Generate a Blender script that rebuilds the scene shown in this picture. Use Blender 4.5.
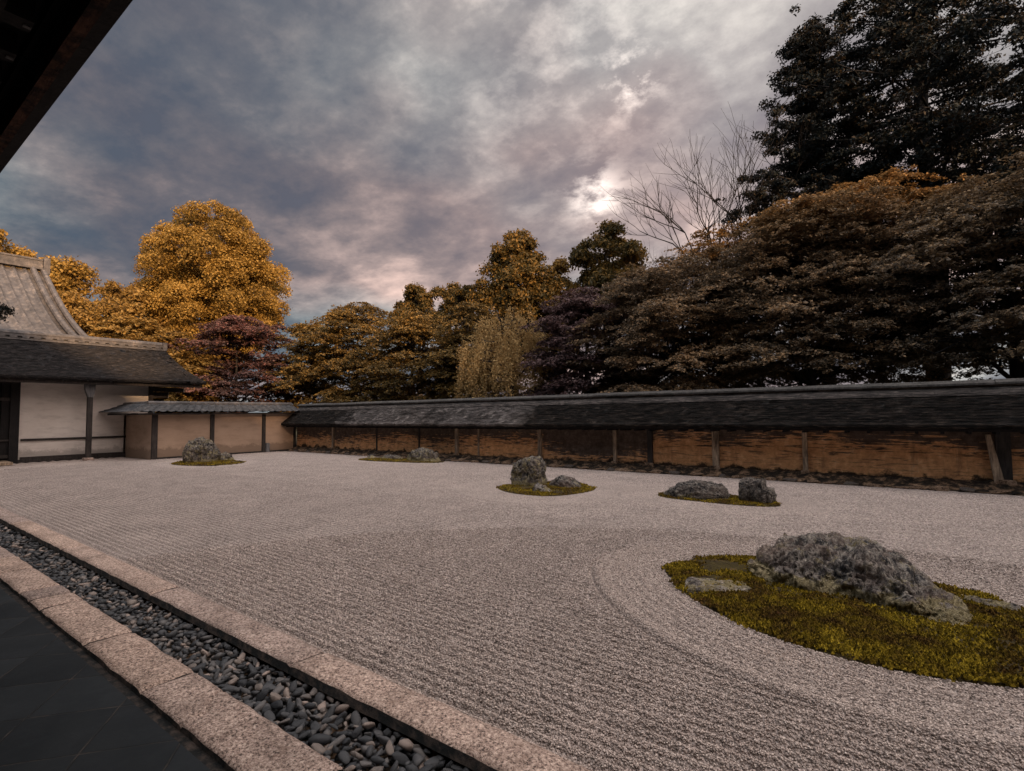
import bpy, math, random
import numpy as np
from mathutils import Vector, Matrix, noise
R = math.radians
# ------------------------------------------------------------------ camera
for o in list(bpy.data.objects): bpy.data.objects.remove(o)
scene = bpy.context.scene
col = scene.collection
cd = bpy.data.cameras.new('camera'); cam = bpy.data.objects.new('camera', cd); col.objects.link(cam)
cd.sensor_width = 36; cd.lens = 527.57/1024*36; cd.clip_start = 0.05; cd.clip_end = 3000
yaw, pitch, roll = .6444347, .0545430, -.0111358
fw = Vector((-math.sin(yaw)*math.cos(pitch), math.cos(yaw)*math.cos(pitch), math.sin(pitch)))
r0 = Vector((math.cos(yaw), math.sin(yaw), 0)); u0 = r0.cross(fw)
r1 = r0*math.cos(roll)+u0*math.sin(roll); u1 = -r0*math.sin(roll)+u0*math.cos(roll)
cam.matrix_world = Matrix(((r1.x,u1.x,-fw.x,0),(r1.y,u1.y,-fw.y,0),(r1.z,u1.z,-fw.z,1.6),(0,0,0,1)))
scene.camera = cam
scene.view_settings.view_transform = 'Standard'; scene.view_settings.look = 'None'
scene.view_settings.exposure = 0.32; scene.view_settings.gamma = 1
scene.cycles.max_bounces = 5; scene.cycles.diffuse_bounces = 3; scene.cycles.transparent_max_bounces = 8
# ------------------------------------------------------------------ sun
SUN_EL, SUN_DIR2 = R(16), Vector((.94, -.34)).normalized()
sd = bpy.data.lights.new('sun', 'SUN'); sd.energy = 4.2; sd.angle = R(1.5); sd.color = (1, .62, .34)
so = bpy.data.objects.new('sun', sd); col.objects.link(so)
sv = Vector((SUN_DIR2.x*math.cos(SUN_EL), SUN_DIR2.y*math.cos(SUN_EL), math.sin(SUN_EL)))
so.rotation_euler = sv.to_track_quat('Z', 'Y').to_euler()

# ------------------------------------------------------------------ node helper
class NT:
    def __init__(s, tree): s.t = tree; s.n = tree.nodes; s.l = tree.links
    def new(s, typ, ins=None, **kw):
        nd = s.n.new(typ)
        for k, v in kw.items(): setattr(nd, k, v)
        if ins:
            for k, v in ins.items():
                if isinstance(v, bpy.types.NodeSocket): s.l.new(v, nd.inputs[k])
                else: nd.inputs[k].default_value = v
        return nd
    def math(s, op, a, b=0.0, c=None, clamp=False):
        i = {0: a, 1: b}
        if c is not None: i[2] = c
        return s.new('ShaderNodeMath', i, operation=op, use_clamp=clamp).outputs[0]
    def noise(s, vec, scale, detail=4, rough=.55, dist=0, out=0):
        return s.new('ShaderNodeTexNoise', {'Vector': vec, 'Scale': scale, 'Detail': detail, 'Roughness': rough, 'Distortion': dist}).outputs[out]
    def ramp(s, fac, stops, interp='LINEAR'):
        nd = s.new('ShaderNodeValToRGB', {0: fac}); cr = nd.color_ramp; cr.interpolation = interp
        while len(cr.elements) < len(stops): cr.elements.new(.5)
        for e, (p, c) in zip(cr.elements, stops):
            e.position = p; e.color = (c, c, c, 1) if isinstance(c, (int, float)) else (*c, 1)
        return nd.outputs[0]
    def mix(s, f, a, b, mode='MIX'):
        nd = s.new('ShaderNodeMix', data_type='RGBA', blend_type=mode)
        for k, v in ((0, f), (6, a), (7, b)):
            if isinstance(v, bpy.types.NodeSocket): s.l.new(v, nd.inputs[k])
            else: nd.inputs[k].default_value = (*v, 1) if isinstance(v, tuple) and len(v) == 3 else v
        return nd.outputs[2]
    def mapping(s, vec, scale=(1,1,1), rot=(0,0,0), loc=(0,0,0)):
        return s.new('ShaderNodeMapping', {'Vector': vec, 'Scale': scale, 'Rotation': rot, 'Location': loc}).outputs[0]

# ------------------------------------------------------------------ world: cloudy evening sky
w = bpy.data.worlds.new('World'); scene.world = w; w.use_nodes = True
T = NT(w.node_tree); T.n.clear()
sky = T.new('ShaderNodeTexSky', sky_type='NISHITA', sun_disc=False, sun_elevation=SUN_EL, sun_rotation=math.atan2(SUN_DIR2.x, SUN_DIR2.y))
skyc = T.mix(1.0, sky.outputs[0], (.075, .075, .075, 1), 'MULTIPLY')
tc = T.new('ShaderNodeTexCoord').outputs['Generated']
nrm = T.new('ShaderNodeVectorMath', {0: tc}, operation='NORMALIZE').outputs[0]
sx = T.new('ShaderNodeSeparateXYZ', {0: nrm})
zz = T.math('ADD', T.math('MAXIMUM', sx.outputs[2], 0.0), .22)
px = T.math('DIVIDE', sx.outputs[0], zz); py = T.math('DIVIDE', sx.outputs[1], zz)
pv = T.new('ShaderNodeCombineXYZ', {0: px, 1: py, 2: .3}).outputs[0]
def glow(d, k):
    dv = Vector(d).normalized()
    dp = T.new('ShaderNodeVectorMath', {0: nrm, 1: tuple(dv)}, operation='DOT_PRODUCT').outputs['Value']
    return T.math('POWER', T.math('MAXIMUM', dp, 0.0), k)
pw = T.mapping(pv, rot=(0, 0, R(-20)), scale=(.85, 1.25, 1))
n1 = T.noise(pw, 1.25, 9, .60, .0)
n2 = T.noise(T.mapping(pv, loc=(7, 3, 0), rot=(0, 0, .5)), 4.2, 8, .60, .15)
n3 = T.noise(T.mapping(pv, loc=(2, 9, 0)), .8, 3, .5)
n5 = T.noise(T.mapping(pv, loc=(1, 4, 2)), 11, 6, .62)
cl = T.math('ADD', T.math('MULTIPLY', n1, .62), T.math('ADD', T.math('MULTIPLY', n2, .28), T.math('MULTIPLY', n5, .10)))
g1 = glow((-.36, .79, .50), 14); g2 = glow((-.42, .80, .40), 9)
cl = T.math('ADD', cl, T.math('MULTIPLY', g1, .025))
cl = T.math('ADD', cl, T.math('MULTIPLY', g2, .035))
dark = T.math('MULTIPLY', glow((-.82, .36, .50), 12), .055)
cl = T.math('SUBTRACT', cl, dark)
cloud = T.ramp(cl, [(.40, (.068, .088, .118)), (.46, (.108, .122, .145)), (.515, (.180, .178, .188)), (.57, (.30, .275, .268)), (.67, (.66, .56, .50))])
tint = T.ramp(n3, [(.40, (.80, 1.0, 1.06)), (.56, (1.16, .95, .92))])
cloud = T.mix(.8, cloud, tint, 'MULTIPLY')
# brightest breaks in the cloud where the light comes through
br = T.math('MULTIPLY', glow((-.337, .774, .535), 1300), .42)
br = T.math('ADD', br, T.math('MULTIPLY', glow((-.427, .818, .385), 1300), .42))
br = T.math('ADD', br, T.math('MULTIPLY', glow((-.40, .70, .60), 45), .07))
brn = T.math('MULTIPLY', br, T.ramp(T.math('ADD', T.math('MULTIPLY', n2, .5), T.math('MULTIPLY', n5, .5)), [(.48, .0), (.60, 2.2)]))
cloud = T.mix(1.0, cloud, T.mix(brn, (0, 0, 0), (1.0, .86, .76)), 'ADD')
# warm bright evening cloud round the sun, behind the camera
gs = T.math('MULTIPLY', glow(tuple(sv), 3), .75)
gs2 = T.math('MULTIPLY', glow((.50, .05, .9), 5), 1.25)
warm = T.mix(T.math('ADD', gs, gs2), (0, 0, 0), (1.15, .90, .76))
pk = T.math('MULTIPLY', glow((-.22, .88, .38), 7), .10)
tot = T.mix(1.0, T.mix(1.0, cloud, warm, 'ADD'), T.mix(pk, (0, 0, 0), (1.4, .86, .74)), 'ADD')
zen = T.math('MULTIPLY', glow((.15, -.05, 1), 13), 2.5)
tot = T.mix(1.0, tot, T.mix(zen, (0, 0, 0), (1.0, .93, .90)), 'ADD')
bluefill = T.math('MULTIPLY', glow((.1, -1, .45), 1.6), .30)
tot = T.mix(1.0, tot, T.mix(bluefill, (0, 0, 0), (.42, .78, 1.10)), 'ADD')
cover = T.ramp(cl, [(.33, .93), (.45, 1.0)])
fin = T.mix(cover, skyc, tot)
bg1 = T.new('ShaderNodeBackground', {'Color': fin, 'Strength': 1.0})
T.new('ShaderNodeOutputWorld', {'Surface': bg1.outputs[0]})

# ------------------------------------------------------------------ materials
M = {}
def mat(name, fn):
    m = bpy.data.materials.new(name); m.use_nodes = True; t = NT(m.node_tree)
    b = t.n['Principled BSDF']; obj = t.new('ShaderNodeTexCoord').outputs['Object']
    fn(t, b, obj); M[name] = m; return m
def setb(t, b, colr=None, rough=.8, bump=None, dist=.01, strength=1.0, spec=.3):
    if colr is not None:
        if isinstance(colr, bpy.types.NodeSocket): t.l.new(colr, b.inputs['Base Color'])
        else: b.inputs['Base Color'].default_value = (*colr, 1)
    if isinstance(rough, bpy.types.NodeSocket): t.l.new(rough, b.inputs['Roughness'])
    else: b.inputs['Roughness'].default_value = rough
    b.inputs['Specular IOR Level'].default_value = spec
    if bump is not None:
        bn = t.new('ShaderNodeBump', {'Height': bump, 'Distance': dist, 'Strength': strength})
        t.l.new(bn.outputs[0], b.inputs['Normal'])
def m_gravel(t, b, o):
    v = t.new('ShaderNodeTexVoronoi', {'Vector': o, 'Scale': 75.0}, feature='F1')
    n = t.noise(o, 1.3, 5, .6); n2 = t.noise(o, 34, 3, .7)
    c = t.ramp(t.new('ShaderNodeSeparateColor', {0: v.outputs['Color']}).outputs[0],
        [(0, (.30, .255, .235)), (.3, (.44, .375, .345)), (.7, (.56, .475, .435)), (1, (.70, .61, .565))])
    c = t.mix(1.0, c, t.ramp(n, [(.3, .86), (.7, 1.08)]), 'MULTIPLY')
    c = t.mix(1.0, c, t.ramp(n2, [(.3, .74), (.6, 1.08)]), 'MULTIPLY')
    h = t.math('ADD', t.math('MULTIPLY', v.outputs['Distance'], -1.0), t.math('MULTIPLY', n2, .9))
    setb(t, b, c, .92, h, .016, 1.0, .2)
mat('gravel', m_gravel)
def m_grain(t, b, o):
    r = t.new('ShaderNodeNewGeometry').outputs['Random Per Island']
    setb(t, b, t.ramp(r, [(0, (.13, .11, .10)), (.28, (.38, .32, .29)), (.75, (.56, .47, .425)), (1, (.78, .69, .63))]), .9, spec=.2)
mat('grain', m_grain)
def m_kerb(t, b, o):
    n = t.noise(o, 62, 2, .8); n2 = t.noise(o, 2.3, 6, .65); n3 = t.noise(t.mapping(o, loc=(5, 5, 5)), 9, 6, .7)
    c = t.ramp(n, [(.36, (.09, .07, .065)), (.45, (.38, .29, .25)), (.56, (.54, .43, .375)), (.66, (.78, .66, .59))])
    c = t.mix(1.0, c, t.ramp(n2, [(.33, .62), (.55, 1.02)]), 'MULTIPLY')
    c = t.mix(t.ramp(n3, [(.56, 0), (.70, .55)]), c, (.20, .13, .10))
    rnd = t.new('ShaderNodeObjectInfo').outputs['Random']
    c = t.mix(1.0, c, t.ramp(rnd, [(0, (.84, .84, .86)), (1, (1.12, 1.06, 1.0))]), 'MULTIPLY')
    setb(t, b, c, .85, t.math('ADD', n, t.math('MULTIPLY', n3, 1.6)), .008, 1.0)
mat('granite', m_kerb)
mat('dark_stone', lambda t, b, o: setb(t, b, t.ramp(t.noise(o, 12, 6, .7), [(.45, (.012, .014, .015)), (.68, (.09, .07, .06))]), .9, t.noise(o, 30, 4), .01))
def m_pebble(t, b, o):
    r = t.new('ShaderNodeNewGeometry').outputs['Random Per Island']; ri = t.new('ShaderNodeObjectInfo').outputs['Random']
    rr = t.math('FRACT', t.math('ADD', t.math('MULTIPLY', r, 7.3), ri))
    c = t.ramp(rr, [(0, (.038, .043, .050)), (.5, (.085, .090, .098)), (.8, (.16, .155, .155)), (.92, (.24, .205, .185)), (1, (.42, .34, .30))])
    n = t.noise(o, 28, 4, .7)
    c = t.mix(1.0, c, t.ramp(n, [(.3, .7), (.7, 1.3)]), 'MULTIPLY')
    setb(t, b, c, .62, n, .004, .6, .4)
mat('pebble', m_pebble)
def m_tile(t, b, o):
    wv = t.new('ShaderNodeTexNoise', {'Vector': o, 'Scale': 2.2, 'Detail': 4}).outputs['Color']; v = t.mapping(t.mix(.035, o, wv), rot=(0, 0, R(38)))
    br = t.new('ShaderNodeTexBrick', {'Vector': v, 'Color1': (.004,.009,.013,1), 'Color2': (.034,.042,.048,1), 'Mortar': (.02,.02,.02,1), 'Scale': 1.0,
        'Mortar Size': .007, 'Mortar Smooth': .6, 'Brick Width': .42, 'Row Height': .42}, offset=0.0, offset_frequency=1)
    n = t.noise(o, 5, 6, .7); n2 = t.noise(o, 1.7, 4, .6)
    c = t.mix(t.math('MULTIPLY', br.outputs['Fac'], t.ramp(t.noise(o, 4.5, 5, .7), [(.47, .04), (.66, .9)])), t.mix(.5, br.outputs['Color'], t.ramp(t.noise(o, 2.6, 5), [(.4, (.004,.010,.014)), (.65, (.022,.028,.032))])), (.12, .095, .08))
    c = t.mix(t.ramp(n, [(.52, 0), (.72, .6)]), c, (.030, .036, .038))
    c = t.mix(1.0, c, (.62, .66, .70), 'MULTIPLY')
    setb(t, b, c, t.ramp(n, [(.3, .6), (.7, .85)]), t.math('SUBTRACT', t.math('MULTIPLY', n, .6), br.outputs['Fac']), .008, .8, .4)
mat('paving_tile', m_tile)
def m_soil(t, b, o):
    n = t.noise(o, 5, 8, .75)
    setb(t, b, t.ramp(n, [(.40, (.008, .007, .006)), (.50, (.035, .026, .018)), (.58, (.22, .14, .085)), (.70, (.46, .34, .25))]), .95, n, .05)
mat('soil', m_soil)
def m_ground(t, b, o):
    n = t.noise(o, .6, 8, .7)
    setb(t, b, t.ramp(n, [(.35, (.03, .035, .018)), (.6, (.07, .06, .03))]), .95, n, .1)
mat('earth', m_ground)
def m_moss(t, b, o):
    r = t.new('ShaderNodeNewGeometry').outputs['Random Per Island']
    n = t.noise(o, 3.2, 5, .65); n2 = t.noise(t.mapping(o, loc=(3, 1, 0)), 60, 3, .7)
    c = t.ramp(n, [(.30, (.09, .045, .02)), (.42, (.15, .095, .020)), (.52, (.28, .20, .020)), (.66, (.42, .31, .030)), (.78, (.34, .20, .09))])
    c = t.mix(1.0, c, t.ramp(r, [(0, .14), (.45, .7), (1, 1.6)]), 'MULTIPLY')
    c = t.mix(1.0, c, t.ramp(n2, [(.3, .5), (.65, 1.3)]), 'MULTIPLY')
    setb(t, b, c, .95, n2, .03, 1, .1)
mat('moss', m_moss)
def m_mossb(t, b, o):
    n = t.noise(o, 5, 6, .7)
    setb(t, b, t.ramp(n, [(.35, (.030, .018, .014)), (.55, (.07, .055, .014)), (.72, (.17, .10, .06))]), .95, t.noise(o, 50, 4, .7), .02)
mat('moss_base', m_mossb)
def m_rock(t, b, o, dk=1.0, lich=.5, warm=0.0, base=None):
    n = t.noise(o, 2.4, 8, .7, .4); n2 = t.noise(o, 15, 6, .75); n3 = t.noise(t.mapping(o, loc=(4, 4, 1)), 7, 7, .72, .5)
    n4 = t.noise(t.mapping(o, loc=(1, 8, 2)), 45, 4, .8)
    c = t.ramp(n2, [(.36, (.012*dk, .014*dk, .018*dk)), (.46, (.07*dk, .07*dk, .076*dk)), (.54, (.34*dk, .32*dk, .295*dk)), (.66, (.62*dk, .57*dk, .50*dk))])
    c = t.mix(t.ramp(n, [(.42, 0), (.62, .6)]), c, (.30*dk + .04*warm, .235*dk, .19*dk))
    # pale yellow lichen, thickest low down on the front
    sp = t.new('ShaderNodeSeparateXYZ', {0: o})
    low = t.math('MULTIPLY', t.ramp(sp.outputs[2], [(0.03, 1.0), (.15, 0.0)]), .10+.22*max(lich, 0) if base is None else base)
    lf = t.ramp(t.math('ADD', n3, low), [(.60 - .10*lich, 0), (.70 - .08*lich, 1.0)])
    c = t.mix(t.math('MULTIPLY', lf, .85), c, t.ramp(n4, [(.35, (.32, .26, .12)), (.55, (.62, .53, .30)), (.7, (.78, .69, .48))]))
    c = t.mix(1.0, c, t.ramp(n4, [(.3, .6), (.6, 1.15)]), 'MULTIPLY')
    setb(t, b, c, .9, t.math('ADD', t.math('MULTIPLY', n2, 1.5), t.math('MULTIPLY', n4, .5)), .10, 1.0, .25)
mat('rock', lambda t, b, o: m_rock(t, b, o, 1.0, .35))
mat('rock_lichen', lambda t, b, o: m_rock(t, b, o, 1.0, 1.0))
mat('rock_boulder', lambda t, b, o: m_rock(t, b, o, 1.4, .42, .5, .62))
mat('rock_plain', lambda t, b, o: m_rock(t, b, o, .95, -.1))
mat('rock_brown', lambda t, b, o: m_rock(t, b, o, .95, 0.1, 1))
mat('ledge', lambda t, b, o: setb(t, b, t.ramp(t.noise(o, 5, 8, .8), [(.42, (.02, .016, .013)), (.50, (.20, .13, .085)), (.66, (.50, .37, .27))]), .95, t.noise(o, 9, 6, .8), .03))
mat('rock_pale', lambda t, b, o: m_rock(t, b, o, 1.7, .2))
def m_bark_roof(t, b, o, base=1.0):
    st = t.mapping(o, scale=(1.2, 9, 9)); n = t.noise(st, 3.0, 7, .7, .3); n2 = t.noise(o, 9, 6, .75); n3 = t.noise(o, .55, 4, .6)
    c = t.ramp(n, [(.33, (.012*base, .013*base, .014*base)), (.5, (.055*base, .050*base, .048*base)), (.66, (.16*base, .14*base, .13*base)), (.8, (.27*base, .24*base, .22*base))])
    c = t.mix(t.ramp(n2, [(.52, 0), (.66, .7)]), c, (.02, .022, .020))
    c = t.mix(1.0, c, t.ramp(n3, [(.3, .6), (.7, 1.5)]), 'MULTIPLY')
    setb(t, b, c, .9, t.math('ADD', n, n2), .035, 1.0, .2)
def m_wall_roof(t, b, o):
    sp = t.new('ShaderNodeSeparateXYZ', {0: o}); X = sp.outputs[0]
    st = t.mapping(o, scale=(1.2, 9, 9)); n = t.noise(st, 3.0, 7, .75, .3); n2 = t.noise(o, 6, 8, .8, .4); n3 = t.noise(t.mapping(o, scale=(.6, 1, 1)), 1.6, 6, .7, .6)
    dk = t.ramp(n, [(.40, (.006, .007, .008)), (.54, (.026, .023, .021)), (.66, (.12, .095, .078)), (.80, (.30, .24, .19))])
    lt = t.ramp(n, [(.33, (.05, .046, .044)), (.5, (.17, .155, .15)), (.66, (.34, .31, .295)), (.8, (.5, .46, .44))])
    # paler tone from about X=-20 to X=-9.4, patchy towards its left end
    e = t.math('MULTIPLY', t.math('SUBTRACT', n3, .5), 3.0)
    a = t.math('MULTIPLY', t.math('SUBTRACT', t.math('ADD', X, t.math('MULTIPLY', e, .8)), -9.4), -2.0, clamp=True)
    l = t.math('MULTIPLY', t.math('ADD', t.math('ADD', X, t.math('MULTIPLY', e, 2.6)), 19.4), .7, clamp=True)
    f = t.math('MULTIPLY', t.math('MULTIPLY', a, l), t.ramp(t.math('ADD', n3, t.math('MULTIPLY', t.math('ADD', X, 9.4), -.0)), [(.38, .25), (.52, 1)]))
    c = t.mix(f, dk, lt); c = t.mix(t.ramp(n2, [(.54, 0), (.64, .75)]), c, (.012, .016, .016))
    setb(t, b, c, .9, t.math('ADD', n, n2), .05, 1.0, .15)
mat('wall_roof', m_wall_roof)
mat('bark_roof', lambda t, b, o: m_bark_roof(t, b, o, .5))
def m_bark_roof_y(t, b, o):
    n = t.noise(t.mapping(o, scale=(9, 1.5, 9)), 3.0, 7, .7, .3); n2 = t.noise(o, 9, 6, .75)
    c = t.ramp(n, [(.38, (.007, .008, .010)), (.52, (.022, .021, .022)), (.66, (.085, .075, .072)), (.8, (.22, .19, .175))])
    c = t.mix(t.ramp(n2, [(.52, 0), (.66, .7)]), c, (.02, .018, .018))
    setb(t, b, c, .9, t.math('ADD', n, n2), .04, 1.0, .2)
mat('bark_roof_side', m_bark_roof_y)
def m_tileroof(t, b, o):
    n = t.noise(o, 4, 6, .7); n2 = t.noise(o, .8, 3, .6)
    c = t.ramp(n, [(.3, (.045, .045, .05)), (.55, (.12, .112, .11)), (.75, (.26, .225, .20))])
    c = t.mix(1.0, c, t.ramp(n2, [(.35, .8), (.65, 1.2)]), 'MULTIPLY')
    setb(t, b, c, .6, n, .02, .6, .4)
mat('roof_tile', m_tileroof)
def m_slate(t, b, o):
    n = t.noise(o, 5, 6, .7)
    setb(t, b, t.ramp(n, [(.35, (.018, .021, .025)), (.55, (.060, .062, .068)), (.75, (.17, .16, .155))]), .6, n, .02, .6, .4)
mat('slate_tile', m_slate)
def m_wood(t, b, o, c0=(.018,.017,.018), c1=(.06,.05,.045)):
    n = t.noise(t.mapping(o, scale=(8, 8, 1)), 3, 7, .7); n2 = t.noise(o, 3, 4)
    c = t.mix(1.0, t.ramp(n, [(.35, c0), (.65, c1)]), t.ramp(n2, [(.3, .7), (.7, 1.3)]), 'MULTIPLY')
    setb(t, b, c, .75, n, .01, .6, .3)
mat('dark_wood', m_wood)
mat('weathered_wood', lambda t, b, o: m_wood(t, b, o, (.10, .075, .055), (.50, .38, .27)))
mat('tan_bark', lambda t, b, o: m_bark_roof(t, b, o, 1.25))
mat('grey_wood', lambda t, b, o: m_wood(t, b, o, (.07, .072, .08), (.20, .20, .205)))
mat('capboard', lambda t, b, o: m_wood(t, b, o, (.035, .036, .037), (.12, .115, .11)))
def m_redwood(t, b, o):
    n = t.noise(t.mapping(o, scale=(3, 14, 14)), 5, 7, .75); n2 = t.noise(o, 11, 6, .7)
    c = t.mix(t.ramp(n2, [(.42, 0), (.6, 1)]), (.022, .012, .010), t.ramp(n, [(.3, (.05, .022, .015)), (.7, (.22, .10, .062))]))
    setb(t, b, c, .85, n, .02)
mat('red_board', m_redwood)
mat('black_wood', lambda t, b, o: m_wood(t, b, o, (.006, .006, .008), (.018, .016, .016)))
def m_plaster(t, b, o, c0, c1, sc=1.0):
    n = t.noise(o, .7, 6, .65); n2 = t.noise(t.mapping(o, scale=(1, 1, 4)), 1.5, 6, .7)
    c = t.mix(t.ramp(n, [(.35, 0), (.7, 1)]), c0, c1); c = t.mix(t.ramp(n2, [(.48, 0), (.75, .55)]), c, tuple(x*.55 for x in c0))
    zb_ = t.math('ADD', t.new('ShaderNodeSeparateXYZ', {0: o}).outputs[2], t.math('MULTIPLY', t.noise(o, 3.5, 6, .7), -.7)); c = t.mix(t.ramp(zb_, [(-.12, .6), (.12, 0)]), c, tuple(x*.42 for x in c0))
    setb(t, b, c, .92, t.noise(o, 30, 4), .004, .6, .15)
mat('white_plaster', lambda t, b, o: m_plaster(t, b, o, (.68, .63, .59), (.80, .76, .72)))
mat('tan_plaster', lambda t, b, o: m_plaster(t, b, o, (.40, .29, .215), (.50, .37, .28)))
def m_clay(t, b, o):
    sp = t.new('ShaderNodeSeparateXYZ', {0: o}); X, Z = sp.outputs[0], sp.outputs[2]
    wv = t.noise(t.mapping(o, scale=(.45, 1, 1)), 1.1, 5, .6)
    str_ = t.noise(t.mapping(o, scale=(1.1, 2, 11)), 2.2, 8, .72, .4)
    drip = t.noise(t.mapping(o, scale=(5, 5, .6), loc=(3, 0, 0)), 1.6, 5, .6)
    n = t.noise(o, 7, 7, .7)
    clay = t.ramp(n, [(.3, (.44, .22, .10)), (.55, (.72, .39, .185)), (.75, (.86, .58, .35))])
    dark = t.ramp(n, [(.3, (.018, .019, .021)), (.6, (.085, .075, .070)), (.8, (.20, .16, .14))])
    # oil-dark upper clay, on the right also painted eave shade, edge rising and falling
    lvl = t.math('ADD', t.math('MULTIPLY', t.math('SUBTRACT', wv, .5), 1.5), .66)
    lvl = t.math('ADD', lvl, t.math('MULTIPLY', t.math('MULTIPLY', t.math('ADD', X, 5.7), 8, clamp=True), .20))
    mid = t.math('MULTIPLY', t.math('MULTIPLY', t.math('ADD', X, 9.37), 8, clamp=True), t.math('MULTIPLY', t.math('ADD', X, 5.74), -8, clamp=True))
    lvl = t.math('SUBTRACT', lvl, t.math('MULTIPLY', mid, .30))
    dz = t.math('MULTIPLY', t.math('SUBTRACT', Z, lvl), 2.6)
    a = t.math('ADD', dz, t.math('MULTIPLY', t.math('SUBTRACT', str_, .5), 6.0))
    f = t.ramp(t.math('ADD', a, .45), [(.35, 0), (.62, .93)])
    c = t.mix(f, clay, dark)
    c = t.mix(t.ramp(str_, [(.53, 0), (.62, .75)]), c, (.085, .058, .042))
    c = t.mix(t.ramp(drip, [(.60, 0), (.72, .4)]), c, (.05, .038, .03))
    c = t.mix(t.ramp(t.math('ADD', Z, t.math('MULTIPLY', t.math('SUBTRACT', t.noise(t.mapping(o, scale=(.8, 1, 1)), 2.2, 7, .7), .5), -.9)), [(.20, .95), (.27, 0)]), c, (.022, .018, .015))
    setb(t, b, c, .9, t.math('ADD', n, str_), .02, .8, .2)
mat('clay_wall', m_clay)
def m_leaf(nm, c0, c1, c2, sc=.35, trans=.3, top=None):
    def f(t, b, o):
        r = t.new('ShaderNodeNewGeometry').outputs['Random Per Island']; n = t.noise(o, sc, 3, .6)
        k = t.math('ADD', t.math('MULTIPLY', r, .45), t.math('MULTIPLY', n, .75))
        c = t.ramp(k, [(.3, c0), (.58, c1), (.82, c2)])
        if top:   # crown tops: sunlit orange put into the leaf colour, with some autumn rust
            zt = t.math('ADD', t.new('ShaderNodeSeparateXYZ', {0: o}).outputs[2], t.math('MULTIPLY', t.math('SUBTRACT', t.noise(o, .9, 4, .7), .5), 3.0))
            f_ = t.math('DIVIDE', t.math('SUBTRACT', zt, top[0]), top[1]-top[0], clamp=True)
            c = t.mix(t.math('MULTIPLY', f_, .8), c, t.mix(1.0, top[2], t.ramp(r, [(0, .55), (1, 1.4)]), 'MULTIPLY'))
        setb(t, b, c, .6, spec=.25)
        tr = t.new('ShaderNodeBsdfTranslucent', {'Color': c}); mx = t.new('ShaderNodeMixShader', {0: trans, 1: b.outputs[0], 2: tr.outputs[0]})
        t.l.new(mx.outputs[0], t.n['Material Output'].inputs[0])
    mat(nm, f)
m_leaf('leaf_gold', (.10, .060, .014), (.34, .205, .042), (.54, .35, .09))
m_leaf('leaf_goldgreen', (.09, .060, .014), (.20, .125, .022), (.38, .22, .045))
m_leaf('leaf_amber', (.13, .08, .025), (.29, .175, .045), (.42, .27, .075))
m_leaf('leaf_red', (.050, .034, .030), (.14, .085, .070), (.24, .11, .095))
m_leaf('leaf_maple_gold', (.060, .050, .026), (.17, .12, .045), (.38, .23, .060))
m_leaf('leaf_maple_brown', (.070, .062, .048), (.21, .155, .10), (.42, .27, .14), top=(6.6, 8.2, (.30, .175, .06)))
m_leaf('leaf_maple_grey', (.060, .058, .048), (.19, .15, .11), (.38, .26, .14), top=(6.4, 8.4, (.26, .16, .07)))
m_leaf('leaf_rust', (.11, .070, .030), (.25, .150, .060), (.38, .22, .085))
m_leaf('leaf_purple', (.055, .040, .042), (.14, .090, .092), (.22, .14, .13))
m_leaf('leaf_tan', (.26, .17, .07), (.48, .32, .13), (.66, .47, .22))
m_leaf('leaf_olive', (.035, .036, .016), (.11, .080, .025), (.28, .16, .035))
m_leaf('leaf_dark', (.008, .014, .015), (.018, .024, .022), (.050, .034, .018), trans=.12)
mat('bark', lambda t, b, o: m_wood(t, b, o, (.018, .016, .015), (.075, .06, .05)))
mat('bark_dark', lambda t, b, o: m_wood(t, b, o, (.010, .010, .011), (.035, .030, .028)))

# ------------------------------------------------------------------ object helpers
def link(name, me, m=None, parent=None):
    o = bpy.data.objects.new(name, me); col.objects.link(o)
    if m: me.materials.append(M[m])
    if parent: o.parent = parent
    return o
def tag(o, label=None, cat=None, group=None, kind=None):
    if label: o['label'] = label
    if cat: o['category'] = cat
    if group: o['group'] = group
    if kind: o['kind'] = kind
    return o
def thing(name, label, cat, loc=(0, 0, 0), group=None, rz=0):
    o = bpy.data.objects.new(name, None); col.objects.link(o); o.location = loc; o.rotation_euler = (0, 0, rz); o.empty_display_size = .3
    return tag(o, label, cat, group)
def mesh_np(name, v, f, smooth=False):
    """v (N,3), f (K,n) with constant n"""
    v = np.asarray(v, np.float32); f = np.asarray(f, np.int32); k, n = f.shape
    me = bpy.data.meshes.new(name); me.vertices.add(len(v)); me.vertices.foreach_set('co', v.ravel())
    me.loops.add(k*n); me.loops.foreach_set('vertex_index', f.ravel())
    me.polygons.add(k); me.polygons.foreach_set('loop_start', np.arange(0, k*n, n, dtype=np.int32))
    if smooth: me.polygons.foreach_set('use_smooth', np.ones(k, dtype=bool))
    me.update(calc_edges=True); me.validate(); return me
def mesh_py(name, v, f, smooth=False):
    me = bpy.data.meshes.new(name); me.from_pydata([tuple(p) for p in v], [], f)
    if smooth:
        for p in me.polygons: p.use_smooth = True
    me.update(); return me
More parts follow.
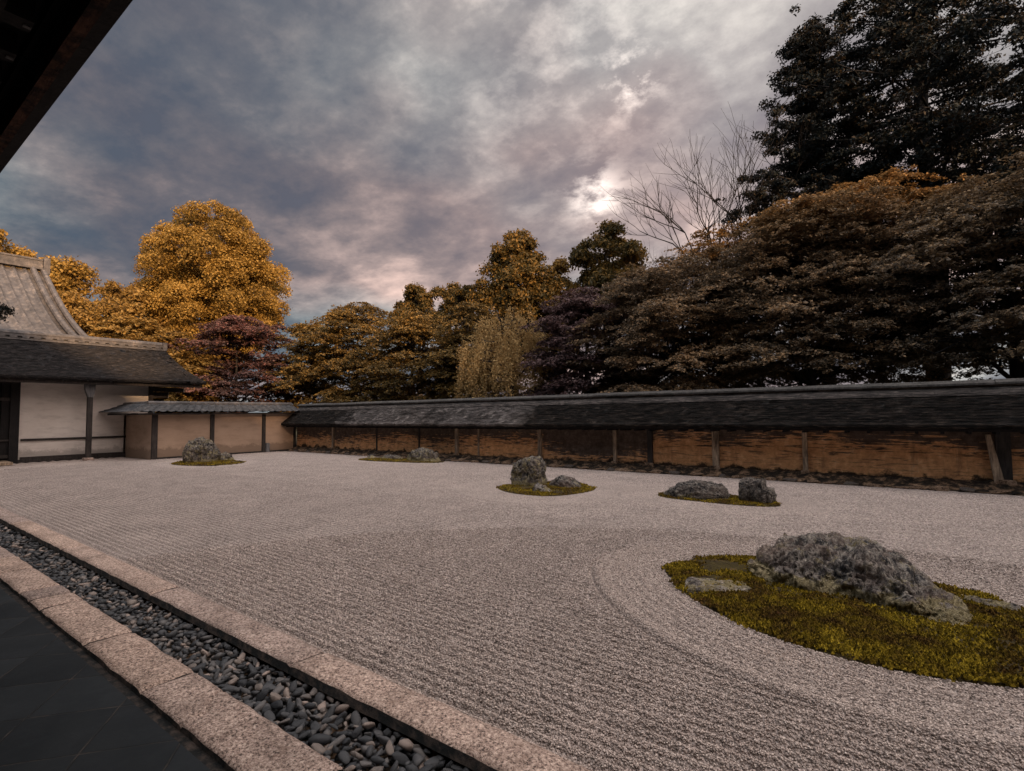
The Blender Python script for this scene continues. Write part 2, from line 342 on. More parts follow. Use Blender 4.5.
class MB:
    def __init__(s): s.v = []; s.f = []
    def box(s, x0, x1, y0, y1, z0, z1, bev=0):
        i = len(s.v)
        if bev <= 0:
            s.v += [(x, y, z) for z in (z0, z1) for x, y in ((x0, y0), (x1, y0), (x1, y1), (x0, y1))]
            s.f += [tuple(i+k for k in q) for q in ((3,2,1,0),(4,5,6,7),(0,1,5,4),(1,2,6,5),(2,3,7,6),(3,0,4,7))]
        else:
            b = bev
            for z, k in ((z0, 0), (z1-b, 0), (z1, b)):
                s.v += [(x0+k, y0+k, z), (x1-k, y0+k, z), (x1-k, y1-k, z), (x0+k, y1-k, z)]
            s.f.append((i+3, i+2, i+1, i)); s.f.append((i+8, i+9, i+10, i+11))
            for a in (0, 4):
                for k in range(4): s.f.append((i+a+k, i+a+(k+1) % 4, i+a+4+(k+1) % 4, i+a+4+k))
    def prism(s, pts, axis, a0, a1):
        """pts: 2-D profile (other two axes in order), extruded along axis"""
        i = len(s.v); n = len(pts)
        for a in (a0, a1):
            for p, q in pts:
                s.v.append({'x': (a, p, q), 'y': (p, a, q), 'z': (p, q, a)}[axis])
        s.f.append(tuple(range(i, i+n))[::-1]); s.f.append(tuple(range(i+n, i+2*n)))
        for k in range(n): s.f.append((i+k, i+(k+1) % n, i+n+(k+1) % n, i+n+k))
    def tube(s, pts, rad, n=6):
        i = len(s.v); pts = [Vector(p) for p in pts]
        for k, p in enumerate(pts):
            d = (pts[min(k+1, len(pts)-1)]-pts[max(k-1, 0)]).normalized()
            a = d.orthogonal().normalized() if abs(d.z) > .9 else d.cross(Vector((0, 0, 1))).normalized(); b = d.cross(a)
            for j in range(n):
                t = 2*math.pi*j/n; s.v.append(tuple(p+(a*math.cos(t)+b*math.sin(t))*rad[k]))
        for k in range(len(pts)-1):
            for j in range(n): s.f.append((i+k*n+j, i+k*n+(j+1) % n, i+(k+1)*n+(j+1) % n, i+(k+1)*n+j))
        s.f.append(tuple(i+j for j in range(n))[::-1]); s.f.append(tuple(i+(len(pts)-1)*n+j for j in range(n)))
    def build(s, name, m, parent=None, smooth=False): return link(name, mesh_py(name, s.v, s.f, smooth), m, parent)
def grid_faces(nu, nv, wrap=False):
    a = np.arange(nu*nv).reshape(nu, nv)
    if wrap: a = np.concatenate([a, a[:, :1]], 1)
    return np.stack([a[:-1, :-1], a[1:, :-1], a[1:, 1:], a[:-1, 1:]], -1).reshape(-1, 4)
def vnoise(P, sc, oct=4, off=0.0):
    return np.array([noise.fractal(Vector((p[0]*sc+off, p[1]*sc+off*1.7, p[2]*sc-off)), .9, 2.1, oct) for p in P])

# ------------------------------------------------------------------ ground, paving
me = mesh_py('ground', [(-400,-400,-.16),(400,-400,-.16),(400,400,-.16),(-400,400,-.16)], [(0,1,2,3)])
tag(link('ground', me, 'earth'), kind='structure')
mb = MB(); mb.box(-24, 9, -2.2, 1.15, -.12, .008)
tag(mb.build('paving', 'paving_tile'), kind='structure')
mb = MB(); mb.box(-24, 9, 1.152, 1.199, -.12, .0)
tag(mb.build('mortar_strip', 'dark_stone'), kind='structure')
mb = MB(); mb.box(-23.2, 6, 13.33, 13.95, -.10, .05)
# earth strip at the foot of the clay wall, uneven top
nx, ny = 500, 10
xs = np.linspace(-23.2, 6, nx); ys = np.linspace(13.36, 13.96, ny); Xg, Yg = np.meshgrid(xs, ys, indexing='ij')
P = np.stack([Xg.ravel(), Yg.ravel(), np.zeros(nx*ny)], 1)
P[:, 2] = .02+.17*np.clip((P[:, 1]-13.36)/.5, 0, 1)+.035*vnoise(P, 4, 4)
tag(link('earth_strip', mesh_np('earth_strip', P, grid_faces(nx, ny), True), 'soil'), kind='structure')

# ------------------------------------------------------------------ islands (outlines)
def smooth_poly(pts, n=160):
    p = np.array(pts, float); k = len(p); out = []
    for i in range(k):
        p0, p1, p2, p3 = p[i-1], p[i], p[(i+1) % k], p[(i+2) % k]
        for t in np.linspace(0, 1, n//k, endpoint=False):
            out.append(.5*((2*p1)+(-p0+p2)*t+(2*p0-5*p1+4*p2-p3)*t*t+(-p0+3*p1-3*p2+p3)*t**3))
    return np.array(out)
ISL = {
 'near': (smooth_poly([(-2.07,5.35),(-1.95,5.85),(-1.55,6.22),(-.9,6.32),(-.2,6.3),(.3,6.14),(.75,5.88),(1.25,5.45),(1.45,4.95),(1.1,4.5),(.46,4.22),(0,4.08),(-.45,4.07),(-.93,4.19),(-1.35,4.44),(-1.75,4.82)]), .72),
 'middle': (smooth_poly([(-7.3,9.15),(-7.2,9.7),(-6.9,10.3),(-6.3,10.65),(-5.7,10.45),(-5.35,9.95),(-5.35,9.3),(-5.6,8.75),(-5.95,8.6),(-6.6,8.65)]), .95),
 'right': (smooth_poly([(-4.0,10.05),(-3.75,10.45),(-3.0,10.6),(-2.2,10.5),(-1.85,10.1),(-1.88,9.78),(-2.3,9.62),(-3.0,9.62),(-3.7,9.72)]), .75),
 'far_left': (smooth_poly([(-21.0,7.8),(-21.4,8.6),(-20.3,9.3),(-19.0,9.35),(-18.6,8.9),(-18.5,8.2),(-19.1,7.75),(-20.0,7.55)]), .6),
 'far_middle': (smooth_poly([(-16.3,12.2),(-16.2,12.9),(-15.0,13.22),(-13.4,13.22),(-12.7,12.95),(-13.2,12.4),(-14.5,12.1),(-15.5,12.0)]), .55),
}
def sdf(px, py, poly):
    d = np.full(px.shape, 1e9); ins = np.zeros(px.shape, bool); n = len(poly)
    for i in range(n):
        a, b = poly[i], poly[(i+1) % n]; e = b-a
        t = np.clip(((px-a[0])*e[0]+(py-a[1])*e[1])/(e@e), 0, 1)
        d = np.minimum(d, (px-a[0]-t*e[0])**2+(py-a[1]-t*e[1])**2)
        c = ((a[1] > py) != (b[1] > py)) & (px < (b[0]-a[0])*(py-a[1])/(b[1]-a[1]+1e-12)+a[0]); ins ^= c
    return np.sqrt(d)*np.where(ins, -1, 1)
rs = np.random.RandomState(5)
NZ = rs.rand(64, 64)
def cheap_noise(x, y, s):
    u, v = x*s, y*s; iu, iv = np.floor(u).astype(int), np.floor(v).astype(int); fu, fv = u-iu, v-iv
    fu, fv = fu*fu*(3-2*fu), fv*fv*(3-2*fv); g = lambda a, b: NZ[a % 64, b % 64]
    return (g(iu,iv)*(1-fu)+g(iu+1,iv)*fu)*(1-fv)+(g(iu,iv+1)*(1-fu)+g(iu+1,iv+1)*fu)*fv-.5
PER = .082
def rake(x, y):
    jit = cheap_noise(x, y, .5)*.02+cheap_noise(x, y, 3)*.004
    q_ = np.sin(2*np.pi*(y+jit)/PER); h = .0195*(np.abs(q_)**.7*np.sign(q_))*(.85+.5*cheap_noise(x, y, 5))
    edge = np.zeros_like(x)
    for k, (poly, Rr) in ISL.items():
        c = poly.mean(0); rad = np.abs(poly-c).max()+Rr+.3
        m = (np.abs(x-c[0]) < rad) & (np.abs(y-c[1]) < rad)
        if not m.any(): continue
        d = sdf(x[m], y[m], poly); dd = d+jit[m]*.5
        ring = .0055*np.sin(2*np.pi*dd/PER)
        hm = np.where(dd < Rr, ring, h[m]); s = .030 if k == 'near' else .018
        fz = np.exp(-((dd-Rr+.03)/.075)**2); hm = hm*(1-.85*fz)-s*1.15*np.exp(-((dd-Rr-.014)/.015)**2)+s*.75*np.exp(-((dd-Rr+.05)/.055)**2)
        hm = np.where(d < .0, hm-.02, hm)
        h[m] = hm
    h += cheap_noise(x, y, 22)*.004+cheap_noise(x, y, 50)*.004
    return h
def gsheet(xs, ys):
    X, Y = np.meshgrid(xs, ys, indexing='ij')
    return np.stack([X, Y, rake(X, Y)], -1)
xs = np.concatenate([np.linspace(-23.4, -8, 190, endpoint=False), np.linspace(-8, -4.2, 120, endpoint=False), np.linspace(-4.2, 1.6, 300, endpoint=False), np.linspace(1.6, 6, 60)])
ys = np.concatenate([np.linspace(2.128, 7.2, 440, endpoint=False), np.linspace(7.2, 13.42, 330)])
G = gsheet(xs, ys); tag(link('gravel', mesh_np('gravel', G.reshape(-1, 3), grid_faces(len(xs), len(ys)), True), 'gravel'), kind='structure')
# near the side building the gravel runs further left and ends at the plinth
xs2 = np.linspace(-26.4, -23.4, 30); ys2 = np.linspace(.4, 8.0, 60); G2 = gsheet(xs2, ys2)
tag(link('gravel', mesh_np('gravel', G2.reshape(-1, 3), grid_faces(30, 60), True), 'gravel'), kind='structure')

def grains(n, seed):
    rg = np.random.RandomState(seed)
    # denser near the camera
    D = 2.0+5.5*rg.rand(n*3)**1.25; az = rg.uniform(R(-88), R(22), n*3)
    x = np.sin(az)*D; y = np.cos(az)*D
    k = (y > 2.14) & (y < 9.5); x, y, D = x[k], y[k], D[k]
    d = sdf(x, y, ISL['near'][0]); k = d > -.02; x, y, D = x[k][:n], y[k][:n], D[k][:n]; n = len(x)
    s = rg.uniform(.0042, .0078, n)*(1+.06*(D-2)); z = rake(x, y)+s*.25
    base = np.array([(1,0,0),(0,1,0),(-1,0,0),(0,-1,0),(0,0,.75),(0,0,-.6)], float)
    a = rg.uniform(0, 6.28, n); ca, sa = np.cos(a), np.sin(a)
    V = base[None]*rg.uniform(.65, 1.35, (n, 6, 3))*s[:, None, None]
    vx = V[..., 0]*ca[:, None]-V[..., 1]*sa[:, None]; vy = V[..., 0]*sa[:, None]+V[..., 1]*ca[:, None]
    V = np.stack([vx+x[:, None], vy+y[:, None], V[..., 2]+z[:, None]+vx*rg.uniform(-.6, .6, (n, 1))], -1).reshape(-1, 3)
    F = np.array([(0,1,4),(1,2,4),(2,3,4),(3,0,4),(1,0,5),(2,1,5),(3,2,5),(0,3,5)])
    F = (F[None]+np.arange(n)[:, None, None]*6).reshape(-1, 3)
    return mesh_np('gravel_grains', V, F)
tag(link('gravel_grains', grains(230000, 3), 'grain'), 'loose pale grains covering the raked gravel nearest the kerb', 'gravel', kind='stuff')

# ------------------------------------------------------------------ kerb stones
def kerb_stone(x0, x1, y0, y1, z0, z1, seed, crack=False):
    nx = max(8, int((x1-x0)/(.007 if crack else .045))); ny = max(6, int((y1-y0)/(.02 if crack else .04))); rg = random.Random(seed)
    V = []; F = []; sk = [rg.uniform(-.012, .012) for _ in range(4)]
    hx = [x0+(x1-x0)*i/nx for i in range(nx+1)]
    for i, x in enumerate(hx):
        for j in range(ny+1):
            v = j/ny; y = y0+(y1-y0)*v
            e = min(i, nx-i)*(x1-x0)/nx; g = min(j, ny-j)*(y1-y0)/ny
            dz = -.012*math.exp(-e/.012)-.012*math.exp(-g/.012)+.004*noise.noise(Vector((x*6, y*6, seed)))
            xx = x+(sk[0] if i == 0 else sk[1] if i == nx else 0)*(v-.5)*2
            yy = y+.010*noise.noise(Vector((x*5, seed, y)))*(1 if j in (0, ny) else 0)
            if crack:
                cxp = -3.14+.09*math.sin(v*5.0)+.03*noise.noise(Vector((y*20, 0, 3)))
                dz -= .030*math.exp(-((x-cxp)/.010)**2)*(1 if v > .18 else 0)+.016*math.exp(-((x-cxp-.10+.25*v)/.009)**2)*(1 if v < .5 else 0)
            V.append((xx, yy, z1+dz))
    n1 = ny+1
    for i in range(nx):
        for j in range(ny): a = i*n1+j; F.append((a, a+n1, a+n1+1, a+1))
    ring = [i*n1 for i in range(nx+1)]+[nx*n1+j for j in range(1, n1)]+[i*n1+ny for i in range(nx-1, -1, -1)]+[j for j in range(ny-1, 0, -1)]
    b = len(V)
    for r_ in ring: V.append((V[r_][0], V[r_][1], z0))
    L = len(ring)
    for k in range(L): F.append((ring[k], b+k, b+(k+1) % L, ring[(k+1) % L]))
    F.append(tuple(b+k for k in range(L)))
    me = mesh_py('kerb_stone', V, F, True); me.materials.append(M['granite']); me.materials.append(M['dark_stone'])
    mi = np.zeros(len(F), np.int32); mi[nx*ny:] = 1; me.polygons.foreach_set('material_index', mi); return me  # side and bottom faces: damp and gutter shade put into the colour
UP = [1.6, -.75, -3.2, -5.5, -8.29, -11.0, -13.5, -16.2, -18.8, -21.6]
ordn = ['first', 'second', 'third', 'fourth', 'fifth', 'sixth', 'seventh', 'eighth', 'ninth', 'tenth', 'eleventh', 'twelfth', 'thirteenth']
for i in range(len(UP)-1):
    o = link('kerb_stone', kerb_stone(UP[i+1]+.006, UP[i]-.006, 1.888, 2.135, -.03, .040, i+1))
    if i == 0: lab = 'pinkish granite kerb stone of the gravel border ending just outside the bottom of the frame'
    else: lab = f'long granite kerb stone at the gravel edge, {ordn[i-1]} whole one from the bottom'
    tag(o, lab, 'kerb stone', 'granite kerb stones edging the raked gravel')
LO = [.2, -2.08, -3.60, -4.66, -5.82, -6.18, -6.52, -7.5, -8.3, -9.4, -10.3, -11.5, -12.6]
for i in range(len(LO)-1):
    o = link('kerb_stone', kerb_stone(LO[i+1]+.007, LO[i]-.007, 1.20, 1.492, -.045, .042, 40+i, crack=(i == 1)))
    lab = f'rough granite kerb stone between paving and pebble gutter, {ordn[i]} from bottom'
    if i == 1: lab = 'rough granite kerb stone with a dark curved crack beside the dark paving'
    if i == 4: lab = 'nearer of the two narrow granite kerb stones by the dark paving'
    if i == 5: lab = 'farther of the two narrow granite kerb stones by the dark paving'
    tag(o, lab, 'kerb stone', 'granite kerb stones edging the dark paving')

# ------------------------------------------------------------------ pebbles in the gutter
mb = MB(); mb.box(-24, 2, 1.40, 2.0, -.158, -.115); mb.box(-24, 2, 1.925, 2.10, -.114, -.037); mb.box(-24, 2, 1.22, 1.475, -.114, -.047)
tag(mb.build('gutter_bed', 'soil'), kind='structure')
def pebble_mesh(seed, sub=2):
    import bmesh
    bm = bmesh.new(); bmesh.ops.create_icosphere(bm, subdivisions=sub, radius=1); rg = random.Random(seed)
    dirs = [Vector([rg.gauss(0, 1) for _ in range(3)]).normalized() for _ in range(10)]; cut = [rg.uniform(.38, .75) for _ in dirs]
    for v in bm.verts:
        for d, c in zip(dirs, cut):
            k = v.co.dot(d)
            if k > c: v.co -= d*(k-c)*.95
        v.co *= 1+.07*noise.noise(v.co*1.8+Vector((seed, 0, 0)))
    me = bpy.data.meshes.new('pebble'); bm.to_mesh(me); bm.free()
    for p in me.polygons: p.use_smooth = True
    me.materials.append(M['pebble']); return me
PM = [pebble_mesh(s) for s in range(10)]
rg = random.Random(11); peb = []
x = -.9
cells = {}
for layer in range(3):
    for _ in range(14000):
        x = -.85-(rg.random()**1.5)*14; y = rg.uniform(1.52, 1.90)
        L = rg.uniform(.030, .062)*(1.25 if rg.random() < .15 else 1); key = (int(x/.1), int(y/.1)); ok = True
        for a in (-1, 0, 1):
            for b in (-1, 0, 1):
                for (qx, qy, ql, qla) in cells.get((key[0]+a, key[1]+b), []):
                    if qla == layer and (qx-x)**2+(qy-y)**2 < ((ql+L)*.58)**2: ok = False; break
        if not ok: continue
        cells.setdefault(key, []).append((x, y, L, layer))
        peb.append((x, y, -.10+layer*.022+rg.uniform(-.006, .008), L, layer))
peb.sort(key=lambda p: (-(p[4] == 2), (p[0]**2+p[1]**2)))
for i, (x, y, z, L, la) in enumerate(peb[:300]):
    o = bpy.data.objects.new('pebble', PM[i % 10]); col.objects.link(o); o.location = (x, y, z)
    o.scale = (L, L*rg.uniform(.42, .85), L*rg.uniform(.36, .62)); o.rotation_euler = (rg.gauss(0, .35), rg.gauss(0, .35), rg.uniform(0, 6.28))
    tag(o, 'smooth dark grey pebble lying loose in the gutter between the two kerbs', 'pebble', 'dark pebbles filling the gutter')
vs, fs, off = [], [], 0
low = [pebble_mesh(50+s, 1) for s in range(6)]
lowv = [(np.array([v.co[:] for v in m.vertices]), np.array([p.vertices[:] for p in m.polygons])) for m in low]
for i, (x, y, z, L, la) in enumerate(peb[300:]):
    v, f = lowv[i % 6]; v = v*np.array([L, L*rg.uniform(.42, .85), L*rg.uniform(.36, .62)])
    m3 = np.array(Matrix.Rotation(rg.uniform(0, 6.28), 3, 'Z') @ Matrix.Rotation(rg.gauss(0, .35), 3, 'X') @ Matrix.Rotation(rg.gauss(0, .35), 3, 'Y'))
    vs.append(v@m3.T+np.array([x, y, z])); fs.append(f+off); off += len(v)
tag(link('pebbles', mesh_np('pebbles', np.concatenate(vs), np.concatenate(fs), True), 'pebble'), 'mass of small dark pebbles filling the stone gutter', 'pebbles', kind='stuff')
for m in low: bpy.data.meshes.remove(m)

# ------------------------------------------------------------------ moss islands
def moss_island(poly, name, label, hgt, ntuft, seed):
    c = poly.mean(0); n = len(poly); rings = 26; V = []
    rg = np.random.RandomState(seed); wob = 1+.06*np.array([noise.fractal(Vector((p[0]*4, p[1]*4, seed)), .8, 2, 4) for p in poly])
    for k in range(1, rings+1):
        t = k/rings; q = c+(poly-c)*wob[:, None]*t
        z = hgt*(1-t**5)*(.8)+.012
        for p in q: V.append((p[0], p[1], z if k < rings else -.012))
    V = np.array(V); V[:-n, 2] += .5*hgt*np.array([noise.fractal(Vector((p[0]*2.5, p[1]*2.5, seed)), .8, 2, 5) for p in V[:-n]])
    V = np.vstack([V, [c[0], c[1], hgt*.8+.012]])
    F = grid_faces(rings, n, True)
    me = mesh_py(name, V, [tuple(f) for f in F]+[(len(V)-1, (j+1) % n, j) for j in range(n)], True)
    # tufts
    A = V[:-1-n]
    idx = rg.randint(0, len(A), ntuft); w_ = np.sqrt(rg.rand(ntuft))
    tt = np.floor(np.sqrt(rg.rand(ntuft))*(rings-1)).astype(int); jj = rg.randint(0, n, ntuft)
    keep = np.array([noise.fractal(Vector((q[0]*2.2+seed, q[1]*2.2, 0)), .8, 2, 4) for q in A[tt*n+jj]]) < .22+.2*rg.rand(ntuft)
    tt, jj = tt[keep], jj[keep]; ntuft = len(tt)
    B = A[tt*n+jj]+np.stack([rg.normal(0, .03, ntuft), rg.normal(0, .03, ntuft), np.zeros(ntuft)], 1)
    s = rg.uniform(.007, .016, ntuft)*(1 if name == 'moss' and hgt < .06 else 1.3); a = rg.uniform(0, 6.28, ntuft)
    tri = []
    for q in (0, 2.09, 4.18):
        tri.append(B+np.stack([np.cos(a+q)*s, np.sin(a+q)*s, -.004+0*s], 1))
    top = B+np.stack([rg.normal(0, .006, ntuft), rg.normal(0, .006, ntuft), s*rg.uniform(.8, 1.7, ntuft)], 1)
    VV = np.stack(tri+[top], 1).reshape(-1, 3); i0 = np.arange(ntuft)[:, None]*4
    FF = np.concatenate([i0+np.array([[0, 1, 3]]), i0+np.array([[1, 2, 3]]), i0+np.array([[2, 0, 3]])])
    b0 = len(me.vertices); allv = np.vstack([V, VV])
    allf = [tuple(f) for f in F]+[(len(V)-1, (j+1) % n, j) for j in range(n)]+[tuple(f) for f in (FF+b0)]
    bpy.data.meshes.remove(me)
    me = mesh_py(name, allv, allf); me.materials.append(M['moss']); mi = np.zeros(len(allf), np.int32); mi[:len(F)+n] = 1; me.materials.append(M['moss_base']); me.polygons.foreach_set('material_index', mi)
    return tag(link(name, me), label, 'moss', kind='stuff')
moss_island(ISL['near'][0], 'moss', 'large oval of yellow green moss round the biggest rock in the foreground', .05, 60000, 1)
moss_island(ISL['middle'][0], 'moss', 'moss patch under the upright rock and two low rocks mid garden', .05, 9000, 2)
moss_island(ISL['right'][0], 'moss', 'thin moss strip under the low rock and the square block near the clay wall', .04, 7000, 3)
moss_island(ISL['far_left'][0], 'moss', 'small moss mound under the pale rock before the tan wall', .07, 5000, 4)
moss_island(ISL['far_middle'][0], 'moss', 'flat moss patch under the long low rocks at the far clay wall', .05, 5000, 5)

# ------------------------------------------------------------------ rocks
def rock(name, label, stations, m, seed, group=None, rough=.05, fine=.015, nz=.6, facet=1.0, nu=110, nv=56, ang=0, org=(0, 0), pw=.75, strat=0):
    """stations: (x, height, y_front, y_back) in metres about org; half-dome loft with weathered relief"""
    S = np.array(stations, float); xs = np.linspace(S[0, 0], S[-1, 0], nu)
    h, yf, yb = (np.interp(xs, S[:, 0], S[:, k]) for k in (1, 2, 3))
    th = np.linspace(0, math.pi, nv); V = np.zeros((nu, nv, 3))
    for j, t in enumerate(th):
        c, s = math.cos(t), math.sin(t)
        cx = math.copysign(abs(c)**pw, c); sz = abs(s)**nz
        V[:, j, 0] = xs; V[:, j, 1] = (yf+yb)/2-cx*(yb-yf)/2; V[:, j, 2] = h*sz-.06*(1-sz)
    P = V.reshape(-1, 3); D = np.zeros((nu, nv, 3))
    D[..., 1] = -np.cos(th)[None]; D[..., 2] = np.sin(th)[None]; ed = (np.linspace(-1, 1, nu)); D[..., 0] = np.sign(ed)[:, None]*np.abs(ed)[:, None]**5
    D = D.reshape(-1, 3); D /= np.linalg.norm(D, axis=1)[:, None]+1e-9
    out = np.zeros(len(P)); H = h.max()
    for i, p in enumerate(P):
        q = Vector(p)/max(H, .15)+Vector((seed*3.1, 0, 0))
        a = noise.fractal(q*1.1, .8, 2.1, 3)*rough*1.6
        cell = noise.voronoi(q*1.9)[0]; a += (cell[1]-cell[0]-.25)*rough*1.3; c2 = noise.voronoi(Vector((q.x*3.5+q.z*2.5, q.y*3.5, q.z*5.5-q.x*2)))[0]; a -= math.exp(-((c2[1]-c2[0])/.09)**2)*fine*1.5; a += (c2[0]-.3)*rough*.5
        b = noise.ridged_multi_fractal(q*3.0, .9, 2.2, 5, .9, 2)*fine*.9+noise.fractal(q*9, .7, 2.2, 4)*fine
        if strat: b += strat*abs(noise.fractal(Vector((q.x*.7, q.y*.7, q.z*7+q.x*1.2)), .8, 2, 3))
        out[i] = a+b*.75
    out -= out.mean()+.3*out.std()
    k = np.clip(P[:, 2]/max(H*.2, .02), .55, 1)
    P = P+D*(out*k)[:, None]
    ca, sa = math.cos(ang), math.sin(ang)
    Pw = np.stack([P[:, 0]*ca-P[:, 1]*sa, P[:, 0]*sa+P[:, 1]*ca, P[:, 2]], 1)
    F = [tuple(f) for f in grid_faces(nu, nv)]
    F.append(tuple(range(nv))); F.append(tuple((nu-1)*nv+j for j in range(nv))[::-1])
    F.append(tuple(i*nv for i in range(nu))[::-1]+tuple(i*nv+nv-1 for i in range(nu)))
    me = mesh_py(name, Pw, F, True); o = link(name, me, m); o.location = (org[0], org[1], 0.02)
    return tag(o, label, 'rock', group)
GR = 'rocks set in the raked gravel garden'
rock('boulder', 'largest craggy grey rock with yellow lichen lying on the big moss oval', [(-1.36,.03,-.12,.1),(-1.25,.17,-.28,.3),(-1.08,.30,-.40,.48),(-.88,.355,-.45,.62),(-.66,.345,-.48,.68),(-.50,.30,-.5,.70),(-.41,.375,-.52,.66),(-.30,.36,-.55,.62),(-.18,.31,-.6,.55),(0,.20,-.72,.40),(.14,.13,-.76,.22),(.25,.08,-.74,.0),(.33,.03,-.62,-.2)],
     'rock_boulder', 1, GR, .062, .028, .55, 300, 140, org=(0, 5.72), pw=.8)
rock('flat_stone', 'flat pale stone sunk in the moss left of the largest rock', [(-.30,.01,-.1,.1),(-.24,.05,-.17,.17),(0,.055,-.15,.17),(.22,.05,-.13,.13),(.30,.01,-.05,.05)], 'rock_pale', 2, GR, .012, .006, .25, 60, 30, ang=.42, org=(-1.43, 4.95))
rock('flat_stone', 'low flat stone at the right end of the largest rock', [(-.22,.01,-.05,.05),(-.15,.04,-.12,.12),(0,.05,-.14,.12),(.15,.035,-.08,.08),(.22,.01,-.04,.04)], 'rock_brown', 3, GR, .02, .01, .35, 60, 30, ang=-.2, org=(.42, 5.75))
rock('upright_rock', 'upright furrowed grey rock, the tallest on the mid garden moss', [(-.34,.30,-.15,.15),(-.31,.50,-.24,.24),(-.21,.59,-.28,.28),(0,.65,-.30,.30),(.16,.62,-.28,.28),(.27,.53,-.24,.24),(.34,.30,-.15,.15)], 'rock_lichen', 4, GR, .055, .03, .42, 120, 90, org=(-6.8, 9.65), pw=.6)
rock('low_rock', 'rounded brown rock right of the upright one', [(-.34,.03,-.08,.1),(-.25,.16,-.25,.25),(-.05,.24,-.3,.3),(.15,.19,-.28,.28),(.32,.08,-.15,.15),(.38,.02,-.05,.05)], 'rock_brown', 5, GR, .03, .014, .6, 80, 40, org=(-6.02, 9.9))
rock('low_rock', 'small pale stone in front of the upright rock', [(-.25,.03,-.06,.06),(-.17,.15,-.13,.13),(-.05,.13,-.14,.14),(.1,.09,-.12,.12),(.22,.02,-.05,.05)], 'rock_pale', 6, GR, .025, .012, .55, 60, 30, org=(-6.02, 9.02))
rock('low_rock', 'long low dark rock left of the square block', [(-.64,.02,-.06,.06),(-.52,.13,-.2,.2),(-.32,.24,-.3,.3),(-.05,.29,-.33,.33),(.22,.28,-.33,.3),(.45,.2,-.25,.25),(.56,.06,-.1,.1)], 'rock_plain', 7, GR, .022, .022, .6, 120, 60, org=(-3.22, 10.05), strat=.02)
rock('block_rock', 'square stepped dark rock block right of the long low rock', [(-.27,.30,-.2,.2),(-.255,.37,-.22,.2),(-.1,.39,-.23,.22),(.09,.38,-.23,.22),(.11,.25,-.23,.22),(.24,.24,-.2,.2),(.26,.14,-.16,.16)], 'rock_plain', 8, GR, .02, .018, .13, 110, 60, org=(-2.19, 10.1), pw=.35, strat=.02)
rock('peaked_rock', 'pale peaked lichen covered rock in front of the tan wall', [(-.55,.2,-.15,.15),(-.5,.55,-.3,.3),(-.38,.80,-.38,.38),(-.15,.93,-.42,.42),(.05,.86,-.42,.42),(.3,.74,-.38,.38),(.46,.45,-.3,.3),(.52,.1,-.12,.12)], 'rock_lichen', 9, GR, .08, .05, .5, 110, 60, ang=1.2, org=(-20, 8.35))
rock('low_rock', 'small lichen stone leaning beside the peaked rock', [(-.28,.05,-.1,.1),(-.18,.25,-.2,.2),(0,.31,-.25,.25),(.15,.26,-.2,.2),(.27,.05,-.08,.08)], 'rock_lichen', 10, GR, .04, .02, .6, 60, 36, ang=1.2, org=(-19.7, 9.05))
rock('low_rock', 'long grey lichen rock on the far moss patch', [(-.75,.05,-.1,.1),(-.6,.25,-.2,.2),(-.35,.4,-.28,.28),(.05,.36,-.28,.28),(.3,.41,-.28,.25),(.55,.3,-.2,.2),(.72,.06,-.1,.1)], 'rock_lichen', 11, GR, .05, .04, .55, 100, 50, org=(-13.62, 12.95))
rock('low_rock', 'low flat rock left of the long one on the far moss', [(-.5,.02,-.1,.1),(-.35,.13,-.2,.2),(0,.16,-.25,.22),(.35,.13,-.2,.2),(.5,.03,-.1,.1)], 'rock', 12, GR, .03, .015, .5, 60, 30, org=(-15.1, 12.75))
rock('low_rock', 'smallest stone at the left tip of the far moss', [(-.2,.02,-.06,.06),(0,.14,-.14,.14),(.2,.02,-.06,.06)], 'rock', 13, GR, .02, .01, .6, 40, 24, org=(-15.95, 12.5))

# ------------------------------------------------------------------ clay wall at the back
WX0, WX1 = -23.3, 5.5
cw = thing('clay_wall', 'long low earthen wall with orange stained clay and dark bark roof behind the gravel', 'wall', ((WX0+WX1)/2, 14.15, 0))
def loc_parent(o, p): o.parent = p; o.matrix_parent_inverse = Matrix.Translation(p.location).inverted(); return o
mb = MB(); mb.box(WX0, WX1, 13.95, 14.45, -.1, 1.35); loc_parent(mb.build('wall_body', 'clay_wall'), cw)
# bark roof: courses stepping up to the ridge, ragged lower edges
def bark_roof(name, x0, x1, ye, ze, yr, zr, m, thick=.10, courses=17, seed=1, dx=.06):
    nx = int((x1-x0)/dx); xs = np.linspace(x0, x1, nx); rows = []
    sl = np.array([yr-ye, zr-ze]); L = np.hypot(*sl); sl /= L; nn = np.array([-sl[1], sl[0]])
    if nn[1] < 0: nn = -nn
    def nz(s): return np.array([noise.fractal(Vector((x*3.1, s*7.7, seed)), .7, 2.2, 4) for x in xs])
    b = nz(.1)*.02
    rows.append((xs, ye+0*xs+.25*sl[0], ze-thick+0*xs+.25*sl[1]*.6)); rows.append((xs, ye+0*xs, ze-thick*.8+b)); rows.append((xs, ye-.01+0*xs, ze+b*.5))
    for k in range(courses):
        s0, s1 = L*k/courses, L*(k+1)/courses; j = nz(k+1)
        h = .014+.022*j
        rows.append((xs, ye+sl[0]*(s0+.02*j)+nn[0]*h, ze+sl[1]*(s0+.02*j)+nn[1]*h))
        rows.append((xs, ye+sl[0]*(s1-.003+.015*j)+nn[0]*.002, ze+sl[1]*(s1-.003+.015*j)+nn[1]*.002))
    V = np.stack([np.stack(r_, -1) for r_ in rows], 1).reshape(-1, 3)
    return mesh_np(name, V, grid_faces(nx, len(rows)))
loc_parent(link('roof', bark_roof('roof', WX0-.1, WX1, 13.22, 1.30, 14.16, 2.02, 'bark_roof', courses=13), 'wall_roof'), cw)
